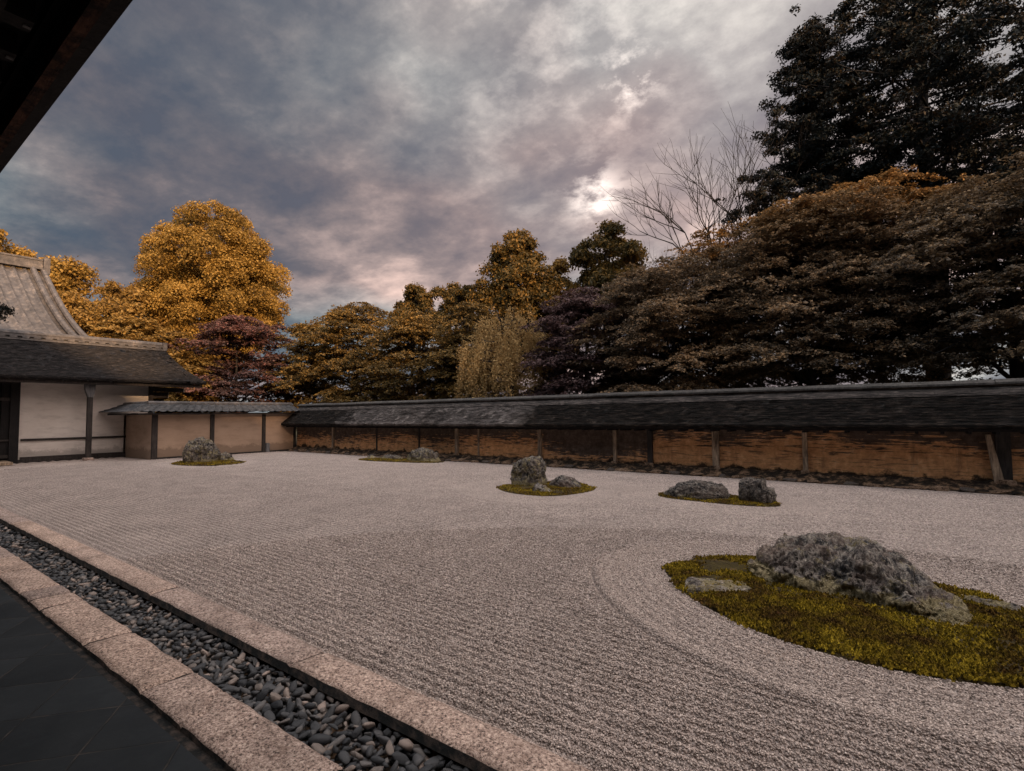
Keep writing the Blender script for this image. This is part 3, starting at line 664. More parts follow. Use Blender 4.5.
loc_parent(link('roof', bark_roof('roof', WX0-.1, WX1, 15.18, 1.30, 14.24, 2.02, 'bark_roof', courses=5, dx=.6, seed=3), 'bark_roof'), cw)
mb = MB(); mb.box(WX0-.1, WX1, 13.30, 15.1, 1.17, 1.215); mb.prism([(13.5, 1.216), (14.9, 1.216), (14.2, 1.86)], 'x', WX0-.05, WX1-.02)
loc_parent(mb.build('eave_board', 'black_wood'), cw)
mb = MB(); mb.prism([(13.93, 1.875), (13.95, 1.925), (14.07, 2.035), (14.33, 2.035), (14.33, 1.9)], 'x', WX0-.1, WX1); mb.box(WX0-.1, WX1, 14.10, 14.30, 2.036, 2.09); loc_parent(mb.build('ridge_rail', 'tan_bark'), cw)
mb = MB(); x = WX0-.15
rg = random.Random(2)
while x < WX1:
    l = rg.uniform(1.8, 2.6); z = rg.uniform(-.008, .008)
    mb.prism([(14.02, 2.092+z), (14.38, 2.092+z), (14.38, 2.13+z), (14.2, 2.20+z), (14.02, 2.13+z)], 'x', x, min(x+l-.008, WX1)); x += l
loc_parent(mb.build('ridge_cap', 'capboard'), cw)
for X, w_, m in [(-20.34,.10,'weathered_wood'),(-17.4,.06,'dark_wood'),(-14.9,.06,'dark_wood'),(-12.93,.13,'weathered_wood'),(-11.94,.07,'weathered_wood'),(-9.37,.12,'weathered_wood'),(-6.78,.09,'weathered_wood'),(-5.73,.14,'dark_wood'),(-3.98,.16,'weathered_wood'),(-1.97,.10,'weathered_wood'),(1.42,.22,'dark_wood'),(1.28,.09,'weathered_wood'),(3.6,.14,'dark_wood')]:
    mb = MB(); y0 = 13.86 if w_ > .08 else 13.915
    if X == 1.28: mb.v += []; mb.prism([(1.16, 1.10), (1.24, 1.10), (1.42, .12), (1.26, .12)], 'y', 13.80, 13.858)
    else: mb.box(X-w_/2, X+w_/2, y0, 13.97, .08, 1.17, .004)
    po = loc_parent(mb.build('post', m), cw)
    if w_ >= .09 and X != 1.28:
        mb = MB(); mb.box(X-w_/2-.04, X+w_/2+.04, 13.78, 13.855, .02, .24, .02); fo = mb.build('footing', 'ledge'); fo.parent = po
mb0 = MB(); mb0.box(-.028, .028, -.50, .13, -.045, 0)
rme = mesh_py('rafter', mb0.v, mb0.f); rme.materials.append(M['black_wood'])
k = 0; X = WX0+.2
while X < WX1-.1:
    o = bpy.data.objects.new('rafter', rme); col.objects.link(o); o.location = (X, 13.80, 1.168); loc_parent(o, cw); X += .40
# foot stones
stm = []
for s in range(7):
    pm = pebble_mesh(90+s, 3); pm.materials.clear(); pm.materials.append(M[['ledge', 'rock_brown', 'ledge'][s % 3]]); pm.name = 'edging_stone'; stm.append(pm)
rg = random.Random(8); X = WX0+.3; i = 0
while X < 5:
    L = rg.uniform(.12, .27); X += L
    o = bpy.data.objects.new('edging_stone', stm[i % 7]); col.objects.link(o); o.location = (X, 13.40+rg.uniform(-.02, .03), .03)
    o.scale = (L*.98, .10, rg.uniform(.05, .085)); o.rotation_euler = (0, rg.gauss(0, .05), rg.gauss(0, .06))
    tag(o, 'low brown edging stone in the row along the foot of the clay wall', 'stone', 'edging stones along the clay wall'); X += L+.01; i += 1

# ------------------------------------------------------------------ tan side wall
sw = thing('side_wall', 'tan plastered low wall with grey tiled cap joining the building and the clay wall', 'wall', (-23.75, 11, 0))
mb = MB(); mb.box(-24.1, -23.5, 8.0, 14.0, -.1, 1.74); mb.box(-27.0, -24.1, 8.05, 8.55, -.1, 1.735)
loc_parent(mb.build('wall_body', 'tan_plaster'), sw)
for (y, w_, m) in [(8.08, .19, 'dark_wood'), (10.2, .15, 'dark_wood'), (12.42, .14, 'dark_wood'), (13.93, .09, 'dark_wood')]:
    mb = MB(); mb.box(-23.515, -23.42, y-w_/2, y+w_/2, -.02, 1.73, .004); loc_parent(mb.build('post', m), sw)
mb = MB(); mb.box(-26.62, -26.5, 7.98, 8.062, -.02, 1.73); loc_parent(mb.build('post', 'dark_wood'), sw)
mb = MB(); mb.box(-23.49, -23.40, 8.19, 13.86, -.05, .075); loc_parent(mb.build('sill', 'dark_wood'), sw)
mb = MB(); mb.box(-23.5, -23.36, 12.5, 12.66, 0, .42, .02); loc_parent(mb.build('stone_bracket', 'grey_wood'), sw)
mb = MB(); mb.box(-24.1, -23.1, 7.4, 14.1, 1.745, 1.80); mb.box(-27.0, -24.102, 7.4, 9.0, 1.746, 1.799)
loc_parent(mb.build('eave_board', 'dark_wood'), sw)
# tiled cap as pan-tile relief
def tile_slope(name, p00, p10, p01, p11, nroll, amp=.035, step=.03, rows=4, rr=10):
    """p00->p10 along the eave, p00->p01 up the slope"""
    p00, p10, p01, p11 = map(np.array, (p00, p10, p01, p11)); nu = nroll*rr+1
    us = np.linspace(0, 1, nu); V = []; n = np.cross(p10-p00, p01-p00); n = n/np.linalg.norm(n); n = n*np.sign(n[2])
    vv = []
    for r_ in range(rows): vv += [(r_/rows, step), ((r_+.96)/rows, 0)]
    vv.append((1, 0)); ph = (us*nroll) % 1
    prof = amp*np.where(ph < .38, np.sin(ph/.38*np.pi), -.25*np.sin((ph-.38)/.62*np.pi))
    for u, a in zip(us, prof):
        for v, s in vv:
            p = (p00*(1-u)+p10*u)*(1-v)+(p01*(1-u)+p11*u)*v; V.append(p+n*(a+s))
    return mesh_np(name, np.array(V), grid_faces(nu, len(vv)), False)
rf = loc_parent(link('roof', tile_slope('roof', (-22.95, 7.1, 1.84), (-22.95, 14.05, 1.84), (-24.0, 7.9, 2.17), (-24.0, 14.05, 2.17), 24, .03, .025), 'slate_tile'), sw)
loc_parent(link('roof', tile_slope('roof', (-22.95, 7.1, 1.84), (-27.0, 7.1, 1.84), (-24.0, 7.9, 2.17), (-27.0, 7.9, 2.17), 14, .03, .025), 'slate_tile'), sw)
loc_parent(link('roof', tile_slope('roof', (-25.1, 7.9, 1.84), (-25.1, 14.05, 1.84), (-24.0, 7.9, 2.17), (-24.0, 14.05, 2.17), 10, .03, .025), 'slate_tile'), sw)
mb = MB(); mb.tube([(-24.0, 8.0, 2.20), (-24.0, 14.05, 2.20)], [.09, .09], 10); mb.box(-24.1, -23.9, 7.95, 14.04, 2.12, 2.18)
mb.tube([(-24.0, 8.0, 2.2), (-27.0, 8.0, 2.2)], [.08, .08], 10)
loc_parent(mb.build('ridge', 'roof_tile', smooth=False), sw)

# ------------------------------------------------------------------ side building (left)
sb = thing('temple_building', 'white plastered building with dark posts, rail and shingled roof at the left', 'building', (-27, 5, 0))
P_ = lambda o: loc_parent(o, sb)
mb = MB(); mb.box(-30, -26.5, 4.55, 9.0, .12, 3.25); P_(mb.build('wall', 'white_plaster'))
mb = MB(); mb.box(-30, -29.8, -4, 4.54, .12, 3.2); P_(mb.build('wall', 'white_plaster'))
mb = MB(); mb.box(-29.9, -26.42, -4, 9.0, -.1, .12, .01); P_(mb.build('plinth', 'dark_wood'))
mb = MB(); mb.box(-26.497, -26.44, 4.75, 9.0, .80, .885); P_(mb.build('rail', 'dark_wood'))
mb = MB(); mb.box(-26.497, -26.44, 4.75, 9.0, .121, .21); P_(mb.build('rail', 'dark_wood'))
for (x, y, w_, m) in [(-26.45, 4.55, .26, 'black_wood'), (-26.45, 8.92, .14, 'dark_wood'), (-26.45, 3.6, .16, 'black_wood'), (-26.45, 1.6, .16, 'black_wood')]:
    mb = MB(); mb.box(x-.05, x+.08, y-w_/2, y+w_/2, -.05, 3.2, .005); P_(mb.build('post', m))
mb = MB(); mb.box(-25.72, -25.56, 6.50, 6.66, .10, 2.55, .01); fp = P_(mb.build('eave_post', 'dark_wood'))
mb = MB(); mb.prism([(6.50, 2.45), (6.66, 2.45), (6.73, 2.78), (6.73, 3.02), (6.40, 3.02), (6.40, 2.78)], 'x', -25.74, -25.54); o = mb.build('bracket', 'grey_wood', ); o.parent = fp; o.matrix_parent_inverse = fp.matrix_world.inverted() if False else Matrix.Identity(4)
mb = MB(); mb.box(-25.79, -25.49, 6.43, 6.73, -.05, .10, .03); o = mb.build('base_stone', 'granite'); o.parent = fp
# doorway: lattice frames and a dim room
for (y0, y1, z0, z1) in [(3.68, 4.42, .2, .32), (3.68, 4.42, .82, .88), (3.68, 4.42, 2.3, 2.42), (3.9, 3.98, .32, 2.3), (1.7, 3.52, .2, .32), (1.7, 3.52, .82, .88), (2.5, 2.58, .32, 2.3)]:
    mb = MB(); mb.box(-26.48, -26.42, y0, y1, z0, z1); P_(mb.build('lattice_bar', 'dark_wood'))
mb = MB(); mb.box(-29.8, -26.5, 4.2, 4.54, .121, 3.2); P_(mb.build('partition', 'black_wood'))
mb = MB(); mb.box(-29.78, -25.9, -4, 4.5, 2.95, 3.0); P_(mb.build('ceiling', 'black_wood'))
mb = MB(); mb.box(-26.4, -25.2, -4, 4.35, .02, .12, .01); P_(mb.build('veranda_step', 'weathered_wood'))
mb = MB(); mb.box(-25.45, -25.30, -4, 10.55, 2.94, 3.06); P_(mb.build('eave_beam', 'dark_wood'))
mb = MB(); mb.box(-29.9, -25.46, -4, 10.4, 3.12, 3.15); P_(mb.build('soffit', 'black_wood'))
mb = MB(); mb.box(-.55, .55, -.035, .035, -.08, 0); rme2 = mesh_py('rafter', mb.v, mb.f); rme2.materials.append(M['dark_wood'])
mb = MB(); mb.box(.551, .558, -.033, .033, -.078, -.002); rt2 = mesh_py('rafter_tip', mb.v, mb.f); rt2.materials.append(M['white_plaster'])
y = 1.2
while y < 10.4:
    o = bpy.data.objects.new('rafter', rme2); col.objects.link(o); o.location = (-26.02, y, 3.10); P_(o)
    q = bpy.data.objects.new('rafter_tip', rt2); col.objects.link(q); q.parent = o; y += .75
# shingle roof (slope towards +X): build like the wall roof, then turn
def turned(me):
    n = len(me.vertices); a = np.zeros(n*3, np.float32); me.vertices.foreach_get('co', a); a = a.reshape(-1, 3)
    b = np.stack([-a[:, 1], a[:, 0], a[:, 2]], 1); me.vertices.foreach_set('co', b.astype(np.float32).ravel()); me.update(); return me
me = bark_roof('roof', -4, 10.65, 25.15, 3.20, 28.4, 4.85, None, .16, 26, 5, .07)
n_ = len(me.vertices); a = np.zeros(n_*3, np.float32); me.vertices.foreach_get('co', a); a = a.reshape(-1, 3)
# gentle upward sweep and trimmed gable end
t = (a[:, 1]-25.15)/3.25; a[:, 0] = np.where(a[:, 0] > 10.2, a[:, 0]-.55*np.clip(t, 0, 1), a[:, 0]); a[:, 2] -= .16*np.sin(np.clip(t, 0, 1)*np.pi)
me.vertices.foreach_set('co', a.ravel()); P_(link('roof', turned(me), 'bark_roof_side'))
me = bark_roof('roof', -4, 10.2, 31.8, 3.20, 28.6, 4.85, None, .12, 5, 6, .5); P_(link('roof', turned(me), 'bark_roof_side'))
mb = MB(); mb.prism([(-28.5, 4.45), (-31.2, 3.16), (-26.0, 3.16)], 'y', 9.3, 9.36)
P_(mb.build('gable_board', 'black_wood'))
mb = MB()
for (z0, z1, w_) in [(4.80, 4.87, .24), (4.95, 5.02, .20)]: mb.box(-28.5-w_, -28.5+w_, -4, 10.15, z0, z1)
mb.box(-28.62, -28.38, -4, 10.12, 4.871, 4.949)
mb.tube([(-28.5, -4, 5.08), (-28.5, 10.2, 5.08)], [.13, .13], 10); mb.box(-28.72, -28.28, 10.0, 10.18, 4.84, 5.2)
y = -4
while y < 10: mb.box(-28.32, -28.262, y, y+.22, 4.885, 4.945); y += .36
P_(mb.build('ridge', 'roof_tile'))
# side brackets under the gable overhang
mb = MB(); mb.box(-26.6, -26.4, 9.0, 10.2, 2.78, 2.95); mb.box(-26.55, -26.45, 9.0, 9.6, 2.5, 2.75); P_(mb.build('bracket', 'dark_wood'))
mb = MB(); mb.box(-26.6, -26.4, 10.201, 10.23, 2.78, 2.95); mb.box(-26.55, -26.45, 9.601, 9.62, 2.5, 2.75); P_(mb.build('bracket_tip', 'white_plaster'))

# ------------------------------------------------------------------ large tiled hall behind it
hb = thing('temple_hall', 'tall hall with steep pale grey tiled roof rising behind the left building', 'temple', (-38, 1, 0))
H_ = lambda o: loc_parent(o, hb)
mb = MB(); mb.box(-43, -32.5, -12, 6.4, 0, 5.4); H_(mb.build('wall', 'white_plaster'))
def hall_slope(sgn):
    nr = 46; rr = 8; nu = nr*rr+1; V = []; vs = np.linspace(0, 1, 26)
    for i in range(nu):
        ph = (i/rr) % 1; pr = .12*math.sin(ph/.4*math.pi) if ph < .4 else -.03
        u = i/(nu-1)
        for v in vs:
            ye = 8.0-.75*v**.7; y = -13+(ye+13)*u
            zc = 4.9+4.55*(v**1.35); x = 6.6*(1-v)
            V.append((-36.6+sgn*x-.0, y, zc+pr+.02*(int(v*25) % 2)))
    return mesh_np('roof', V, grid_faces(nu, 26))
H_(link('roof', hall_slope(1), 'roof_tile')); H_(link('roof', hall_slope(-1), 'roof_tile'))
mb = MB()
for off in (0, .42):
    pts = []
    for v in np.linspace(0, 1, 16): pts.append((-36.6+6.6*(1-v), 7.92-off-.75*v**.7, 4.98+4.55*(v**1.35)+.12))
    mb.tube(pts, [.13]*16, 8)
H_(mb.build('verge', 'roof_tile'))
mb = MB()
for k in range(12):
    y0 = -13+k*1.68; zz_ = .18*((k-5.5)/6)**4
    mb.box(-36.85, -36.35, y0, y0+1.66, 9.40+zz_, 9.62+zz_); mb.box(-36.78, -36.42, y0, y0+1.66, 9.63+zz_, 9.86+zz_); mb.box(-36.82, -36.38, y0, y0+1.66, 9.87+zz_, 9.96+zz_)
mb.box(-36.95, -36.25, 7.16, 7.42, 9.3, 10.15)
H_(mb.build('ridge', 'roof_tile'))
mb = MB(); mb.prism([(-31.2, 4.9), (-33.3, 6.35), (-35.2, 8.0), (-36.6, 9.0), (-38, 8.0), (-39.9, 6.35), (-42, 4.9)], 'y', 6.5, 6.6); H_(mb.build('gable', 'tan_plaster'))

# ------------------------------------------------------------------ hall the picture is taken from
oh = thing('main_hall', 'near hall whose dark overhanging eave fills the top left corner', 'temple', (-8, -4, 0))
O_ = lambda o: loc_parent(o, oh)
EZ = 3.0
mb = MB(); mb.box(-27, 9, .47, .555, EZ+.09, EZ+.17); mb.box(-27, 9, .556, .60, EZ+.0, EZ+.16); O_(mb.build('eave_edge', 'black_wood'))
mb = MB(); mb.box(-27, 9, .512, .553, EZ-.010, EZ+.085); O_(mb.build('fascia', 'red_board'))
mb = MB(); mb.prism([(.46, EZ+.172), (.60, EZ+.172), (-6.5, EZ+12.3), (-14, EZ+.2), (-14, EZ+.1), (-6.5, EZ+12)], 'x', -27, 27); O_(mb.build('roof', 'bark_roof'))  # roof raised and lengthened out of view to block the low sun
mb = MB(); mb.box(-27, 9, -2.2, .469, EZ+.13, EZ+.16); O_(mb.build('soffit', 'black_wood'))
mb = MB(); mb.box(-27, 9, .12, .34, EZ-.03, EZ+.05); O_(mb.build('eave_beam', 'black_wood'))
mb = MB(); mb.box(-.04, .04, -2.0, .44, 0, .085); rme3 = mesh_py('rafter', mb.v, mb.f); rme3.materials.append(M['black_wood'])
mb = MB(); mb.box(-.009, .009, .415, .438, -.005, -.001); rt3 = mesh_py('rafter_tip', mb.v, mb.f); rt3.materials.append(M['grey_wood'])
x = -20.95
while x < 5:
    o = bpy.data.objects.new('rafter', rme3); col.objects.link(o); o.location = (x, 0, EZ+.04-.0); O_(o)
    q = bpy.data.objects.new('rafter_tip', rt3); col.objects.link(q); q.parent = o
    x += .275
mb = MB(); mb.box(-24, 9, -2.35, -2.2, 0, EZ+.3); O_(mb.build('wall', 'dark_wood'))
mb = MB(); mb.box(-24, 9, -12, -11.8, 0, EZ+.1); O_(mb.build('wall', 'dark_wood'))

# ------------------------------------------------------------------ trees
def leaves_mesh(name, C, N, S, aspect=.6, seed=0):
    rg = np.random.RandomState(seed); n = len(C)
    N = N/(np.linalg.norm(N, axis=1)[:, None]+1e-9)
    a = rg.normal(size=(n, 3)); a -= (a*N).sum(1)[:, None]*N; a /= np.linalg.norm(a, axis=1)[:, None]+1e-9; b = np.cross(N, a)
    S = S[:, None]; fold = N*S*.25
    V = np.stack([C-a*S, C-b*S*aspect+fold, C+a*S, C+b*S*aspect+fold], 1).reshape(-1, 3)
    F = np.arange(n*4).reshape(-1, 4)
    return mesh_np(name, V, F)
def clump_leaves(rg, clumps, n, up=.3, shell=.5, jit=.8):
    """clumps (K,5): x y z rx rz"""
    K = clumps; w_ = K[:, 3]**2; w_ /= w_.sum(); idx = rg.choice(len(K), n, p=w_)
    u = rg.normal(size=(n, 3)); u /= np.linalg.norm(u, axis=1)[:, None]; u[:, 2] = np.where(u[:, 2] < -.55, -u[:, 2]*.6, u[:, 2])
    r_ = (shell+(1-shell)*rg.rand(n)**.6)*(1+.16*rg.normal(size=n))
    q = K[idx]; C = q[:, :3]+u*r_[:, None]*np.stack([q[:, 3], q[:, 3], q[:, 4]], 1)
    N = u*.7+rg.normal(size=(n, 3))*jit+np.array([0, 0, up]); return C, N
def limb(mb, p0, p1, r0_, r1_, rg, sag=.15, seg=5, n=5):
    p0, p1 = Vector(p0), Vector(p1); pts = []; L = (p1-p0).length
    for k in range(seg+1):
        t = k/seg; p = p0.lerp(p1, t); p.z += math.sin(t*math.pi)*L*sag
        if 0 < k < seg: p += Vector((rg.gauss(0, 1), rg.gauss(0, 1), rg.gauss(0, 1)))*L*.035
        pts.append(p)
    mb.tube(pts, [r0_*(1-k/seg)+r1_*k/seg for k in range(seg+1)], n); return pts
def make_tree(name, label, x, y, H, clumps, C, N, S, leafm, barkm, tr=.22, group=None, seed=0, nl=26, fork=.35, aspect=.6, cat='tree'):
    rg = random.Random(seed); root = thing(name, label, cat, (x, y, -.16), group)
    mb = MB(); top = Vector((x+rg.gauss(0, .2), y+rg.gauss(0, .2), H*.82)); z0 = Vector((x, y, -.2)); seg = 9; pts = []
    for k in range(seg+1):
        t = k/seg; p = z0.lerp(top, t); p += Vector((rg.gauss(0, .05), rg.gauss(0, .05), 0))*(1 if 0 < k else 0)*H*.12; pts.append(p)
    mb.tube(pts, [tr*(1.35 if k == 0 else 1)*(1-.88*k/seg) for k in range(seg+1)], 9)
    K = clumps[np.argsort(-clumps[:, 3])]
    sel = K[rg.sample(range(len(K)), min(nl, len(K)))] if len(K) > nl else K
    for c in sel:
        tz = max(H*.16, min(c[2]-.25*math.hypot(c[0]-x, c[1]-y)-.2, H*.78)); i = min(seg-1, int((tz+.2)/(top.z+.2)*seg)); q = pts[i].lerp(pts[i+1], .5)
        pp = limb(mb, q, (c[0], c[1], c[2]), tr*.32*(1-tz/H*.6), .018, rg, .08)
        for _ in range(3):
            e = Vector((c[0]+rg.gauss(0, 1)*c[3]*.6, c[1]+rg.gauss(0, 1)*c[3]*.6, c[2]+rg.gauss(0, 1)*c[4]*.6)); limb(mb, pp[3], e, .02, .006, rg, .05, 3, 4)
    o = mb.build('trunk', barkm, None, True); loc_parent(o, root)
    cr = link('crown', leaves_mesh('crown', C, N, S, aspect, seed), leafm); loc_parent(cr, root)
    return root
def round_tree(name, label, x, y, rx, zb, zt, n, leaf, leafm, seed, group=None, K=150, cr=(.55, 1.05), squash=1.0, power=1.0, tr=.3, ry=None, shell=.45):
    rg = np.random.RandomState(seed); ry = ry or rx; zc = (zb+zt)/2; rz = (zt-zb)/2; cl = []
    for i in range(K):
        u = rg.normal(size=3); u /= np.linalg.norm(u); f = rg.uniform(.62, .93) if i < K*.8 else rg.uniform(.15, .6)
        r_ = rg.uniform(*cr)*(.8 if u[2] > .6 else 1)
        ss = 1-.0*u[2]
        taper = (1-power*.5*max(0, u[2]*f)) if power != 1 else 1
        cl.append((x+u[0]*rx*f*taper, y+u[1]*ry*f*taper, zc+u[2]*rz*f, r_, r_*.8*squash))
    cl = np.array(cl); C, N = clump_leaves(rg, cl, n, .25, shell)
    return make_tree(name, label, x, y, zt, cl, C, N, rg.uniform(.6, 1.25, n)*leaf, leafm, 'bark', tr, group, seed)
def maple(name, label, x, y, rx, zb, zt, n, leaf, leafm, seed, group=None, K=170, pr=(.45, .95), tr=.2, ry=None, flat=.11, lean=(0, 0)):
    rg = np.random.RandomState(seed); ry = ry or rx; cl = []
    for i in range(K):
        z = rg.rand(); a = rg.uniform(0, 6.28); prof = (max(0, 1-max(0, (z-.1)/.92)**3.2))**.5*rg.uniform(.8, 1.12) ; f = math.sqrt(rg.uniform(.12, 1)); r_ = rg.uniform(*pr)
        zz_ = zb+(zt-zb)*z+rg.normal()*.16
        cl.append((x+math.cos(a)*rx*f*prof+lean[0]*z, y+math.sin(a)*ry*f*prof+lean[1]*z, zz_, r_, r_*flat))
    cl = np.array(cl)
    NS = 16; SC = np.repeat(cl, NS, 0); m = len(SC); a = rg.uniform(0, 6.28, m); r2 = np.sqrt(rg.rand(m))*SC[:, 3]*1.1
    dx, dy = np.cos(a)*r2, np.sin(a)*r2; ox, oy = SC[:, 0]-x, SC[:, 1]-y; od = np.hypot(ox, oy)+.3
    tl = np.repeat(rg.uniform(-.05, .45, K), NS)
    sz = SC[:, 2]-tl*(dx*ox+dy*oy)/od-.10*r2**2/SC[:, 3]+rg.normal(0, .07, m)
    sr = SC[:, 3]*rg.uniform(.14, .34, m); sa = a+rg.normal(0, .5, m)      # small flat sprays, longer than wide
    w_ = sr**2; w_ /= w_.sum(); idx = rg.choice(m, n, p=w_); u = rg.normal(0, .62, n)*sr[idx]*1.35; v = rg.normal(0, .5, n)*sr[idx]*.75
    ca, sa_ = np.cos(sa[idx]), np.sin(sa[idx])
    C = np.stack([SC[idx, 0]+dx[idx]+u*ca-v*sa_, SC[idx, 1]+dy[idx]+u*sa_+v*ca, sz[idx]-.22*u-.5*np.abs(v)+rg.normal(0, .022, n)], 1)
    N = np.stack([.3*ox[idx]/od[idx], .3*oy[idx]/od[idx], np.ones(n)], 1)+rg.normal(size=(n, 3))*.40
    return make_tree(name, label, x, y, zt, cl, C, N, rg.uniform(.6, 1.25, n)*leaf, leafm, 'bark_dark', tr, group, seed, nl=34)

GT = 'trees beyond the garden walls'
round_tree('broadleaf_tree', 'huge rounded golden tree glowing in sun behind the left building', -42.1, 18.4, 5.1, 5.0, 18.3, 270000, .082, 'leaf_gold', 21, GT, 340, (.55, 1.0), squash=1.2, tr=.5, shell=.78)
round_tree('broadleaf_tree', 'golden tree top showing above the tiled hall ridge at far left', -49.5, 8.4, 5.0, 3, 14.9, 80000, .12, 'leaf_gold', 22, GT, 160, (.7, 1.2), tr=.35)
round_tree('broadleaf_tree', 'golden green tree sloping down right of the tiled hall roof', -44.0, 12.6, 4.2, 2.5, 11.8, 80000, .11, 'leaf_amber', 23, GT, 150, (.6, 1.1), tr=.3)
maple('maple_tree', 'amber bushy tree directly above the left building ridge', -36.5, 11.2, 3.6, 1.5, 7.3, 45000, .10, 'leaf_amber', 24, GT, 150, tr=.2)
maple('maple_tree', 'low amber maple touching the right end of the shingled roof', -32.2, 12.4, 1.9, .8, 5.2, 26000, .085, 'leaf_amber', 25, GT, 90, tr=.15)
maple('maple_tree', 'dull red maple in front of the huge golden tree', -33.2, 15.9, 4.6, 1.2, 7.5, 90000, .085, 'leaf_red', 26, GT, 220)
maple('maple_tree', 'olive maple between the red maple and the gold topped maples', -28.6, 18.4, 2.5, 1.0, 7.2, 46000, .08, 'leaf_maple_gold', 27, GT, 120)
maple('maple_tree', 'gold topped layered maple above the left end of the clay wall', -24.8, 18.3, 3.2, 1.2, 7.7, 90000, .065, 'leaf_maple_gold', 28, GT, 220)
maple('maple_tree', 'gold topped layered maple in front of the distant twin crowned tree', -20.2, 18.6, 3.0, 1.2, 6.5, 85000, .065, 'leaf_maple_gold', 29, GT, 200)
maple('maple_tree', 'dark layered maple left of the weeping tree', -16.6, 18.8, 2.1, 1.0, 6.7, 46000, .065, 'leaf_maple_gold', 30, GT, 120)
round_tree('twin_crowned_tree', 'small distant tree with two rounded olive crowns, left crown', -27.4, 25.6, 1.9, 6, 10.9, 24000, .09, 'leaf_olive', 31, GT, 50, (.4, .75))
round_tree('twin_crowned_tree', 'small distant olive tree top just right of its slightly lower neighbour', -25.0, 26.6, 1.7, 6, 11.5, 20000, .09, 'leaf_olive', 32, GT, 45, (.4, .7))
round_tree('tall_oak', 'tall tapering brown olive tree standing above the weeping tree', -19.0, 25.8, 3.0, 4, 13.1, 52000, .10, 'leaf_olive', 33, GT, 170, (.45, .85), power=1.25)
round_tree('tall_oak', 'narrow golden tree touching the right side of the tapering tree', -17.2, 27.9, 1.5, 4, 11.3, 17000, .10, 'leaf_amber', 34, GT, 50, (.4, .7))
round_tree('tall_oak', 'isolated round olive tree top between the tapering tree and the bare tree', -14.6, 29.5, 2.5, 6.5, 13.3, 30000, .11, 'leaf_olive', 35, GT, 80, (.45, .85))
maple('maple_tree', 'purple brown maple right of the weeping tree', -9.9, 18.0, 2.6, 1.0, 6.0, 85000, .06, 'leaf_purple', 36, GT, 220, (.35, .75))
maple('maple_tree', 'grey brown layered maple below the bare tree', -6.5, 18.2, 3.3, 1.1, 6.9, 150000, .048, 'leaf_maple_brown', 37, GT, 300, (.4, .8))
maple('maple_tree', 'tallest layered maple with rusty top right of the bare tree', -2.3, 18.6, 3.4, 2.5, 7.9, 160000, .048, 'leaf_maple_brown', 38, GT, 330, (.4, .8))
maple('maple_tree', 'dark layered maple at the right edge under the conifers', 2.2, 18.2, 3.3, 2.8, 7.3, 140000, .048, 'leaf_maple_grey', 39, GT, 260, (.4, .8))
maple('maple_tree', 'brown maple filling the gap behind the two tallest grey brown maples', -4.8, 20.6, 3.0, 3.0, 8.4, 60000, .055, 'leaf_maple_brown', 40, GT, 130, (.45, .85))
maple('maple_tree', 'rusty maple top between the tallest maple and the right edge one', -.6, 20.4, 3.5, 3.4, 8.8, 90000, .055, 'leaf_maple_brown', 41, GT, 130, (.45, .85))
maple('maple_tree', 'low dark maple behind the purple one', -8.2, 20.4, 2.2, 1.2, 7.2, 50000, .055, 'leaf_maple_brown', 42, GT, 120, (.45, .85))
# weeping tree
rg = np.random.RandomState(51); n = 34000; a = rg.uniform(0, 6.28, 260); rr = np.sqrt(rg.rand(260)); x0 = -13.3+np.cos(a)*2.0*rr; y0 = 17.6+np.sin(a)*1.8*rr
z0 = 2.6+3.5*np.sqrt(np.clip(1-rr**2*.75, 0, 1))*rg.uniform(.42, 1, 260); ln = rg.uniform(.5, 2.8, 260)
idx = rg.randint(0, 260, n); t = rg.rand(n)
C = np.stack([x0[idx]+np.cos(a[idx])*.45*np.sqrt(t)+rg.normal(0, .07, n), y0[idx]+np.sin(a[idx])*.45*np.sqrt(t)+rg.normal(0, .07, n), z0[idx]-ln[idx]*t**1.3+rg.normal(0, .12, n)], 1)
cl = np.stack([x0, y0, z0, np.full(260, .5), np.full(260, .3)], 1)
make_tree('weeping_tree', 'pale tan weeping tree with drooping strands against darker maples', -13.3, 17.6, 6.2, cl, C, rg.normal(size=(n, 3))*[1, 1, .4], rg.uniform(.6, 1.2, n)*.055, 'leaf_tan', 'bark', .16, GT, 51, nl=60, aspect=.4)
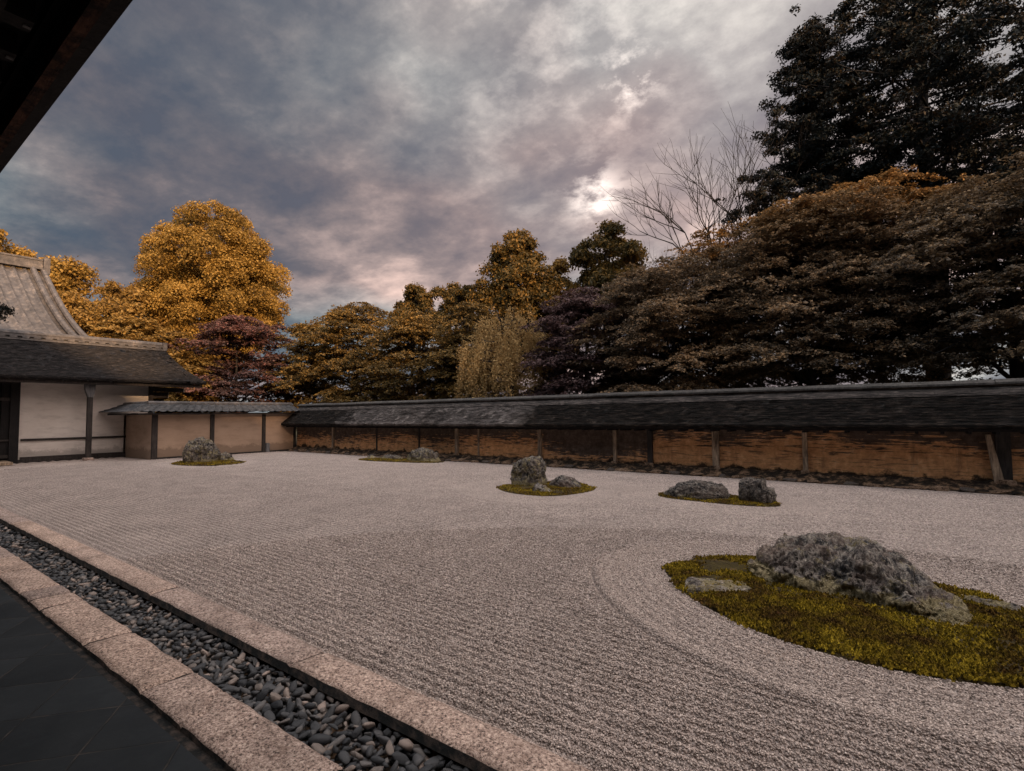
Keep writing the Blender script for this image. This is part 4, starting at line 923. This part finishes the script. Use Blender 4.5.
# tall evergreens
def evergreen(name, label, x, y, H, R0, zb, nb, n, leaf, seed, tr=.35, dens=1.0, m='leaf_dark', cat='tree'):
    rg = np.random.RandomState(seed); rp = random.Random(seed); cl = []; root = thing(name, label, cat, (x, y, -.16), GT); mb = MB()
    pts = [(x+.12*math.sin(k*1.3+seed), y+.1*math.cos(k*1.7), -.2+(H+.1)*k/10) for k in range(11)]
    mb.tube(pts, [tr*(1-.9*k/10) for k in range(11)], 10)
    for i in range(nb):
        h = zb+(H-zb)*((i+rg.rand())/nb); t = (h-zb)/(H-zb); a = i*2.399+rg.normal()*.4; L = R0*(1-t)**.65*rg.uniform(.65, 1.1)*(1 if t > .12 else .8)+.3
        k = h/H*10; bx = pts[min(10, int(k))]
        e = (bx[0]+math.cos(a)*L, bx[1]+math.sin(a)*L, h+L*rg.uniform(-.12, .28)); bp = limb(mb, (bx[0], bx[1], h), e, .055*(1-t)+.02, .012, rp, .07, 5, 5)
        m_ = max(3, int(L*3.2))
        for q in range(m_):
            f = rg.uniform(.28, 1.05); s = f*5; i0 = min(4, int(s)); p = bp[i0].lerp(bp[i0+1], min(1, s-i0)); r_ = rg.uniform(.22, .52)*(1-.3*f)
            w_ = L*.20; c = (p.x+rg.normal()*w_, p.y+rg.normal()*w_, p.z+rg.normal()*.16, r_*1.15, r_*.55); cl.append(c)
            if rg.rand() < .6: limb(mb, p, c[:3], .014, .006, rp, .0, 2, 3)
    cl = np.array(cl); C, N = clump_leaves(rg, cl, n, .4, .2, .9)
    loc_parent(mb.build('trunk', 'bark_dark', None, True), root)
    loc_parent(link('crown', leaves_mesh('crown', C, N, rg.uniform(.6, 1.3, n)*leaf, .5, seed), m), root)
evergreen('tall_evergreen', 'tallest dark evergreen with thick trunk against the sky at top right', .9, 24.0, 24.5, 5.2, 6.5, 150, 165000, .062, 61, .42)
evergreen('tall_evergreen', 'dark evergreen forming the stepped left edge of the tall group', -2.5, 23.3, 16.6, 3.4, 5.5, 100, 115000, .060, 62, .3)
evergreen('tall_evergreen', 'dark evergreen at the right frame edge with sky showing through', 4.6, 21.5, 18.5, 3.8, 5.0, 85, 60000, .062, 63, .3)
# trees to the right, beyond the picture, added to keep the low sun off the garden
for i, (x, y, H, rx, sp) in enumerate([(17, 20, 13, 4.2, 0), (20, 14, 13.5, 4.4, 1), (16, 9.5, 14, 4.2, 0), (21, 5.5, 17, 4.6, 1), (33, -9, 25, 6.2, 0), (10.5, 21, 11, 3.4, 1), (35, -1, 22, 5.6, 0), (24, 9, 15, 4.6, 1)]):
    place = ['tallest beyond the clay wall', 'tall one at the corner', 'low one near the wall', 'one level with the boulder', 'broad one by the hall', 'slim one beyond the clay wall', 'farthest behind the hall', 'one in the second row'][i]
    round_tree('broadleaf_tree', 'unseen olive tree added to shade the garden, the ' + place, x, y, rx, 1.0, H, 22000, .32, 'leaf_olive', 70+i, GT, 110, (.9, 1.5), tr=.3)
# bare tree
def bare_tree(name, label, x, y, H, spread, seed, rt):
    rg = random.Random(seed); root = thing(name, label, 'tree', (x, y, -.16), GT); mb = MB(); tw = MB()
    def grow(p, d, L, r_, dep):
        pts = [p]; q = p.copy(); dd = d.copy(); seg = 4
        for k in range(seg):
            dd = (dd+Vector((rg.gauss(0, .10), rg.gauss(0, .10), .05))).normalized(); q = q+dd*L/seg; pts.append(q.copy())
        (mb if dep < 2 else tw).tube(pts, [r_*(1-.45*k/seg) for k in range(seg+1)], 6 if dep < 2 else 4)
        if dep >= 5: return
        for _ in range(rg.choice((3, 4, 4)) if dep < 4 else 4):
            i = rg.choice((2, 3, 4, 4)); ax = dd.cross(Vector((rg.gauss(0, 1), rg.gauss(0, 1), rg.gauss(0, 1)))).normalized()
            nd = (Matrix.Rotation(rg.uniform(.35, .85)*spread, 3, ax) @ dd); nd.z = nd.z*.85+.16; grow(pts[i], nd.normalized(), L*rg.uniform(.58, .8), r_*.55, dep+1)
    grow(Vector((x, y, -.2)), Vector((0, 0, 1)), H*.36, rt, 0)
    loc_parent(mb.build('trunk', 'bark_dark', None, True), root); loc_parent(tw.build('crown', 'bark_dark'), root)
bare_tree('bare_tree', 'leafless tree with fine upright twigs between the round tree and the tall evergreens', -6.8, 23.4, 15.2, .9, 85, .15)
bare_tree('bare_tree', 'smaller leafless tree left of the taller leafless one', -8.6, 24.6, 10.6, .9, 86, .09)

round_tree('pine_tree', 'dark small pine whose branch tip shows at the left frame edge before the tiled roof', -22.0, 2.75, .75, 4.35, 5.45, 5000, .05, 'leaf_dark', 95, GT, 24, (.2, .34), tr=.07)
